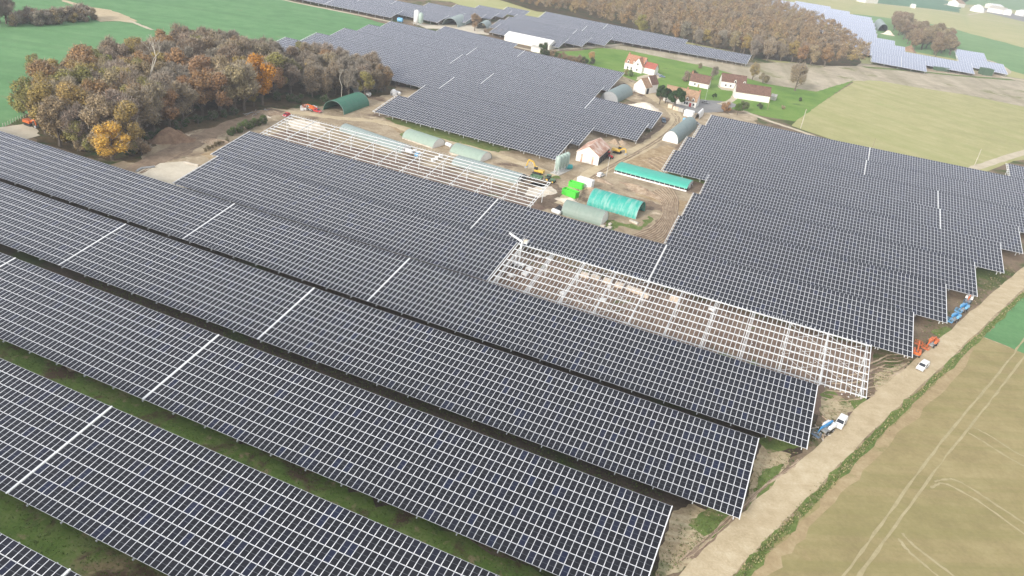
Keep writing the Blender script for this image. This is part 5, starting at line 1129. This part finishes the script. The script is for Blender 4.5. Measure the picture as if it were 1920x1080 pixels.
# large wood behind the panels
big = [at(*p) for p in ((935, 2), (1005, 24), (1040, 27), (1100, 42), (1200, 64), (1300, 84), (1385, 102), (1412, 112), (1500, 122), (1560, 128), (1612, 128), (1622, 120), (1606, 96), (1560, 64), (1500, 36), (1440, 14), (1400, 2), (1330, -8), (1150, -12), (960, -10))]
pts = scatter(big, 9.0, 9, 90000); pts.sort(key=lambda p: p.length)
BL = {'brown': 'brown autumn tree in the large wood behind the panels', 'rust': 'rust coloured tree in the large wood behind the panels', 'grey': 'bare grey tree in the large wood behind the panels', 'tan': 'tan tree in the large wood behind the panels', 'ochre': 'ochre tree in the large wood behind the panels', 'olive': 'olive tree in the large wood behind the panels'}
for p in pts[:30]:
    x, y = to_px(p); c = rng.choices(['brown', 'rust', 'grey', 'tan', 'ochre', 'olive'], [3, 2, 1.6, 2.4, 2.0 if x < 1250 else .9, .5])[0]
    tree('thin' if rng.random() < .45 else 'full', p, rng.uniform(.85, 1.1), c, BL[c], 'trees of the large wood, ' + c)
m, n, l, pb = newmat('woodland_leaves'); at_ = n.new('ShaderNodeAttribute'); at_.attribute_name = 'hue'; a2 = n.new('ShaderNodeAttribute'); a2.attribute_name = 'tint'
cr = ramp(n, l, at_.outputs['Fac'], [(0, (.245, .18, .115)), (.25, (.31, .21, .11)), (.5, (.33, .245, .145)), (.8, (.275, .225, .165)), (1, (.34, .255, .105))])
hv = n.new('ShaderNodeMapRange'); hv.inputs[3].default_value = .62; hv.inputs[4].default_value = 1.4; l.new(a2.outputs['Fac'], hv.inputs[0]); hs = n.new('ShaderNodeHueSaturation'); l.new(cr, hs.inputs['Color']); l.new(hv.outputs[0], hs.inputs['Value'])
l.new(hs.outputs[0], pb.inputs['Base Color']); pb.inputs['Roughness'].default_value = .9; pb.inputs['Specular IOR Level'].default_value = .1
rest = pts[30:]; r = np.random.default_rng(4); nq = 460; VV = []; TT = []; HH = []      # the rest of that wood reads as one mass
for p in rest:
    H = r.uniform(14, 19); lob = []
    for k in range(9):
        u = r.uniform(-.6, .95); rr = math.sqrt(1 - u * u) * r.uniform(.3, .8); a_ = r.uniform(0, 6.28); lob.append((math.cos(a_) * rr * 4.9, math.sin(a_) * rr * 4.9, H * .6 + u * H * .34, r.uniform(1.2, 2.2)))
    lob = np.array(lob); ix = r.integers(0, 9, nq); d = r.normal(0, 1, (nq, 3)); d /= np.linalg.norm(d, axis=1)[:, None]
    c = lob[ix, :3] + d * (lob[ix, 3] * r.uniform(.6, 1.1, nq))[:, None] + np.array([p.x, p.y, 0]); e = r.normal(0, 1, (nq, 3)); u = np.cross(d, e); u /= np.linalg.norm(u, axis=1)[:, None]; v = np.cross(d + .4 * e, u); v /= np.linalg.norm(v, axis=1)[:, None]
    s_ = r.uniform(.2, .46, nq)[:, None]; w_ = s_ * r.uniform(.15, .8, (nq, 1)); VV.append(np.stack([c - u * s_ - v * w_, c + u * s_ - v * w_, c + u * s_ + v * w_, c - u * s_ + v * w_], 1).reshape(-1, 3)); TT.append(r.random(nq)); HH.append(np.full(nq, r.random()))
VV = np.concatenate(VV); me = np_mesh('woodland', VV, np.arange(len(VV)).reshape(-1, 4), np.zeros(len(VV) // 4), np.concatenate(TT), [m]); ha = me.attributes.new('hue', 'FLOAT', 'FACE'); ha.data.foreach_set('value', np.concatenate(HH).astype(np.float32))
tag(link('woodland', me), 'brown autumn treetops filling the large wood behind the panels', 'woodland', kind='stuff')
sheet('leaf_litter', [(p.x - 3, p.y + 9, 0) for p in big], .12, 'litter', 10, .5)
# copse beyond
cop = [at(*p) for p in ((1668, 56), (1690, 74), (1706, 92), (1740, 104), (1778, 110), (1790, 98), (1776, 82), (1740, 72), (1712, 60), (1690, 46), (1672, 44))]
for p in scatter(cop, 9, 13, 20000, 60):
    c = rng.choices(['brown', 'rust', 'tan'], [4, 1, 3])[0]; tree('full', p, rng.uniform(1.0, 1.35), c, {'brown': 'brown tree in the distant copse', 'rust': 'rust tree in the distant copse', 'tan': 'tan tree in the distant copse'}[c], 'distant copse, ' + c)
# village trees
for (x, y, k, s, c, lab, nm) in [(1236, 196, 'pine', 1.0, 'pine', 'dark pine beside the barn house', 'tree'), (1264, 204, 'pine', 1.1, 'pine', 'dark spreading pine in front of the cream house', 'tree'), (1247, 194, 'pine', .8, 'pine', 'smaller dark pine between the two large ones', 'tree'),
    (1382, 216, 'pine', .62, 'hedge', 'green leafy tree at the panel corner beside the lane', 'tree'), (1360, 210, 'bush', 1.2, 'rust', 'russet bush beside the green leafy tree', 'bush'), (1392, 208, 'bush', 1.2, 'hedge', 'light green bush behind the green leafy tree', 'bush'),
    (1490, 170, 'thin', 1.15, 'tan', 'bare tan tree alone at the lawn edge', 'tree'), (1336, 150, 'bare', .6, 'grey', 'bare grey tree behind the low cottage', 'tree'), (1300, 150, 'bush', 1.2, 'green', 'dark round bush behind the low cottage', 'bush'), (1287, 153, 'bush', 1.3, 'mauve', 'mauve bush beside the dark round bush', 'bush'),
    (1410, 150, 'thin', .75, 'ochre', 'ochre tree beside the brown-roofed house', 'tree'), (1430, 156, 'bush', 1.4, 'dryhedge', 'straw coloured bush behind the long barn', 'bush'), (1424, 204, 'bush', .7, 'green', 'small round evergreen on the lawn', 'bush'), (1338, 186, 'pine', .35, 'green', 'small blue green conifer on the lawn', 'tree'),
    (1108, 117, 'thin', .45, 'gold', 'small yellow tree beside the panels and lawn', 'tree'), (1111, 121, 'bush', .9, 'green', 'dark bush under the small yellow tree', 'bush'), (1018, 103, 'bush', 1.6, 'green', 'dark round tree beside the small white shed', 'bush'),
    (1172, 141, 'bush', .8, 'olive', 'olive hedge bush below the orange-roofed house', 'bush'), (1181, 143, 'bush', .8, 'hedge', 'green hedge bush below the orange-roofed house', 'bush'), (1500, 190, 'bush', .5, 'green', 'small dark bush on the lawn near the pale field', 'bush'),
    (1467, 205, 'bush', .5, 'tan', 'small tan shrub on the lawn', 'bush'), (1312, 128, 'bush', .7, 'dryhedge', 'dry bush at the edge of the fallow strip', 'bush'), (890, 58, 'thin', .8, 'rust', 'russet tree in front of the clear shelters', 'tree'), (1806, 10, 'pine', 2.2, 'pine', 'distant dark tree at the estate edge', 'tree')]:
    tree(k, at(x, y), s, c, lab, None, nm)
for i in range(11):
    t = i / 10; tree('bush', at(1030 + 66 * t, 104 + 16 * t), rng.uniform(.6, .95), rng.choice(['green', 'brown']), 'low dark hedge bush along the back edge of the panels', 'hedge behind the panels', 'bush')
for i in range(12):
    t = i / 11; tree('bush', at(910 + 30 * t, 61 + 7 * t), rng.uniform(.5, .9), 'mauve', 'low brown bush before the far panels', 'bushes before the far panels', 'bush')

# ------------------------------------------------------------------ grass tufts
def tufts(name, areas, label, mat, seed, h=.28):
    r = np.random.default_rng(seed); V = []; F = []; T = []
    for fn, n in areas:
        for _ in range(n):
            x, y = fn(r)
            for _k in range(3):
                a = r.uniform(0, 6.28); w = r.uniform(.05, .12); hh = h * r.uniform(.5, 1.4); lx, ly = r.normal(0, .12, 2); dx, dy = math.cos(a) * w, math.sin(a) * w; ox, oy = r.normal(0, .12, 2); b = len(V)
                V += [(x + ox - dx, y + oy - dy, .06), (x + ox + dx, y + oy + dy, .06), (x + ox + lx + dx * .2, y + oy + ly + dy * .2, .06 + hh), (x + ox + lx - dx * .2, y + oy + ly - dy * .2, .06 + hh)]; F.append((b, b + 1, b + 2, b + 3)); T.append(r.random())
    o = link(name, np_mesh(name, np.array(V), np.array(F), np.zeros(len(F)), np.array(T), [MT['leaf']])); o.color = mat; tag(o, label, 'grass', kind='stuff')
vc = spline(verge_c, 10)
def vfn(r):
    i = r.integers(0, len(vc) - 1); t = r.random(); p = vc[i].lerp(vc[i + 1], t); return p.x + r.normal(0, .42), p.y + r.normal(0, .42)
def rect(x0, x1, y0, y1): return lambda r: (r.uniform(x0, x1), r.uniform(y0, y1))
tufts('verge_grass', [(vfn, 3500)], 'rough green grass tufts on the verge of the dirt road', (.15, .20, .06, 1), 1, .16)
tufts('verge_straw', [(vfn, 900)], 'dry straw stems among the verge grass', (.42, .36, .20, 1), 2, .3)
tufts('aisle_tufts', [(rect(-150, -5, D0 + k * PITCH - 1, D0 + k * PITCH + 12), 4500) for k in (-5, -4, -3, -2)], 'green grass tufts growing between the panel rows', (.14, .20, .05, 1), 3, .16)
rcs = spline(road_c, 12)
def efn(r):
    while True:
        y = r.uniform(70, 300); rx = min(rcs, key=lambda c: abs(c.y - y)).x; x = (y - 84) * .41 - 4 + r.normal(0, 3.5)
        if x < rx - 4.2: return x, y
tufts('east_tufts', [(efn, 2500)], 'scattered weeds on the trampled soil by the row ends', (.15, .18, .06, 1), 4, .15)

def stones(name, areas, label, mat, seed):
    r = np.random.default_rng(seed); V = []; F = []
    for fn, n_ in areas:
        for _ in range(n_):
            x, y = fn(r); q = r.uniform(.06, .22); a = r.uniform(0, 3); b = len(V); ca, sa = math.cos(a), math.sin(a)
            for dx, dy, dz in ((-1, -.7, 0), (1, -.6, 0), (.8, .7, 0), (-.9, .6, 0), (-.5, -.4, .8), (.6, -.3, .6), (.4, .4, .9), (-.5, .3, .7)): V.append((x + (dx * ca - dy * sa) * q, y + (dx * sa + dy * ca) * q, .05 + dz * q))
            F += [tuple(b + i for i in f) for f in ((4, 5, 6, 7), (0, 1, 5, 4), (1, 2, 6, 5), (2, 3, 7, 6), (3, 0, 4, 7))]
    me = bpy.data.meshes.new(name); me.from_pydata(V, [], F); me.materials.append(MT[mat]); tag(link(name, me), label, 'stones', kind='stuff')
stones('yard_rubble', [(rect(-75, -32, 200, 300), 900), (rect(-185, -80, 250, 285), 700), (efn, 260)], 'pale stones and rubble strewn over the yard soil', 'rubble', 5)
stones('frame_litter', [(rect(-64, 28, 166, 188), 110), (rect(-188, -80, 226, 244), 400)], 'pale offcuts strewn under the bare frames', 'white', 6)

# ------------------------------------------------------------------ haze
m = bpy.data.materials.new('haze'); m.use_nodes = True; n = m.node_tree.nodes; n.remove(n['Principled BSDF'])
pv = n.new('ShaderNodeVolumePrincipled'); pv.inputs['Color'].default_value = (.86, .90, .97, 1); pv.inputs['Density'].default_value = .00024; pv.inputs['Anisotropy'].default_value = .2
m.node_tree.links.new(pv.outputs[0], n['Material Output'].inputs['Volume'])
hb = MB().box(-9800, 9800, -9800, 9800, -1, CAM_H + 2).build('haze', m); hb['kind'] = 'stuff'; hb['label'] = 'thin pale haze over the whole site'; hb['category'] = 'haze'
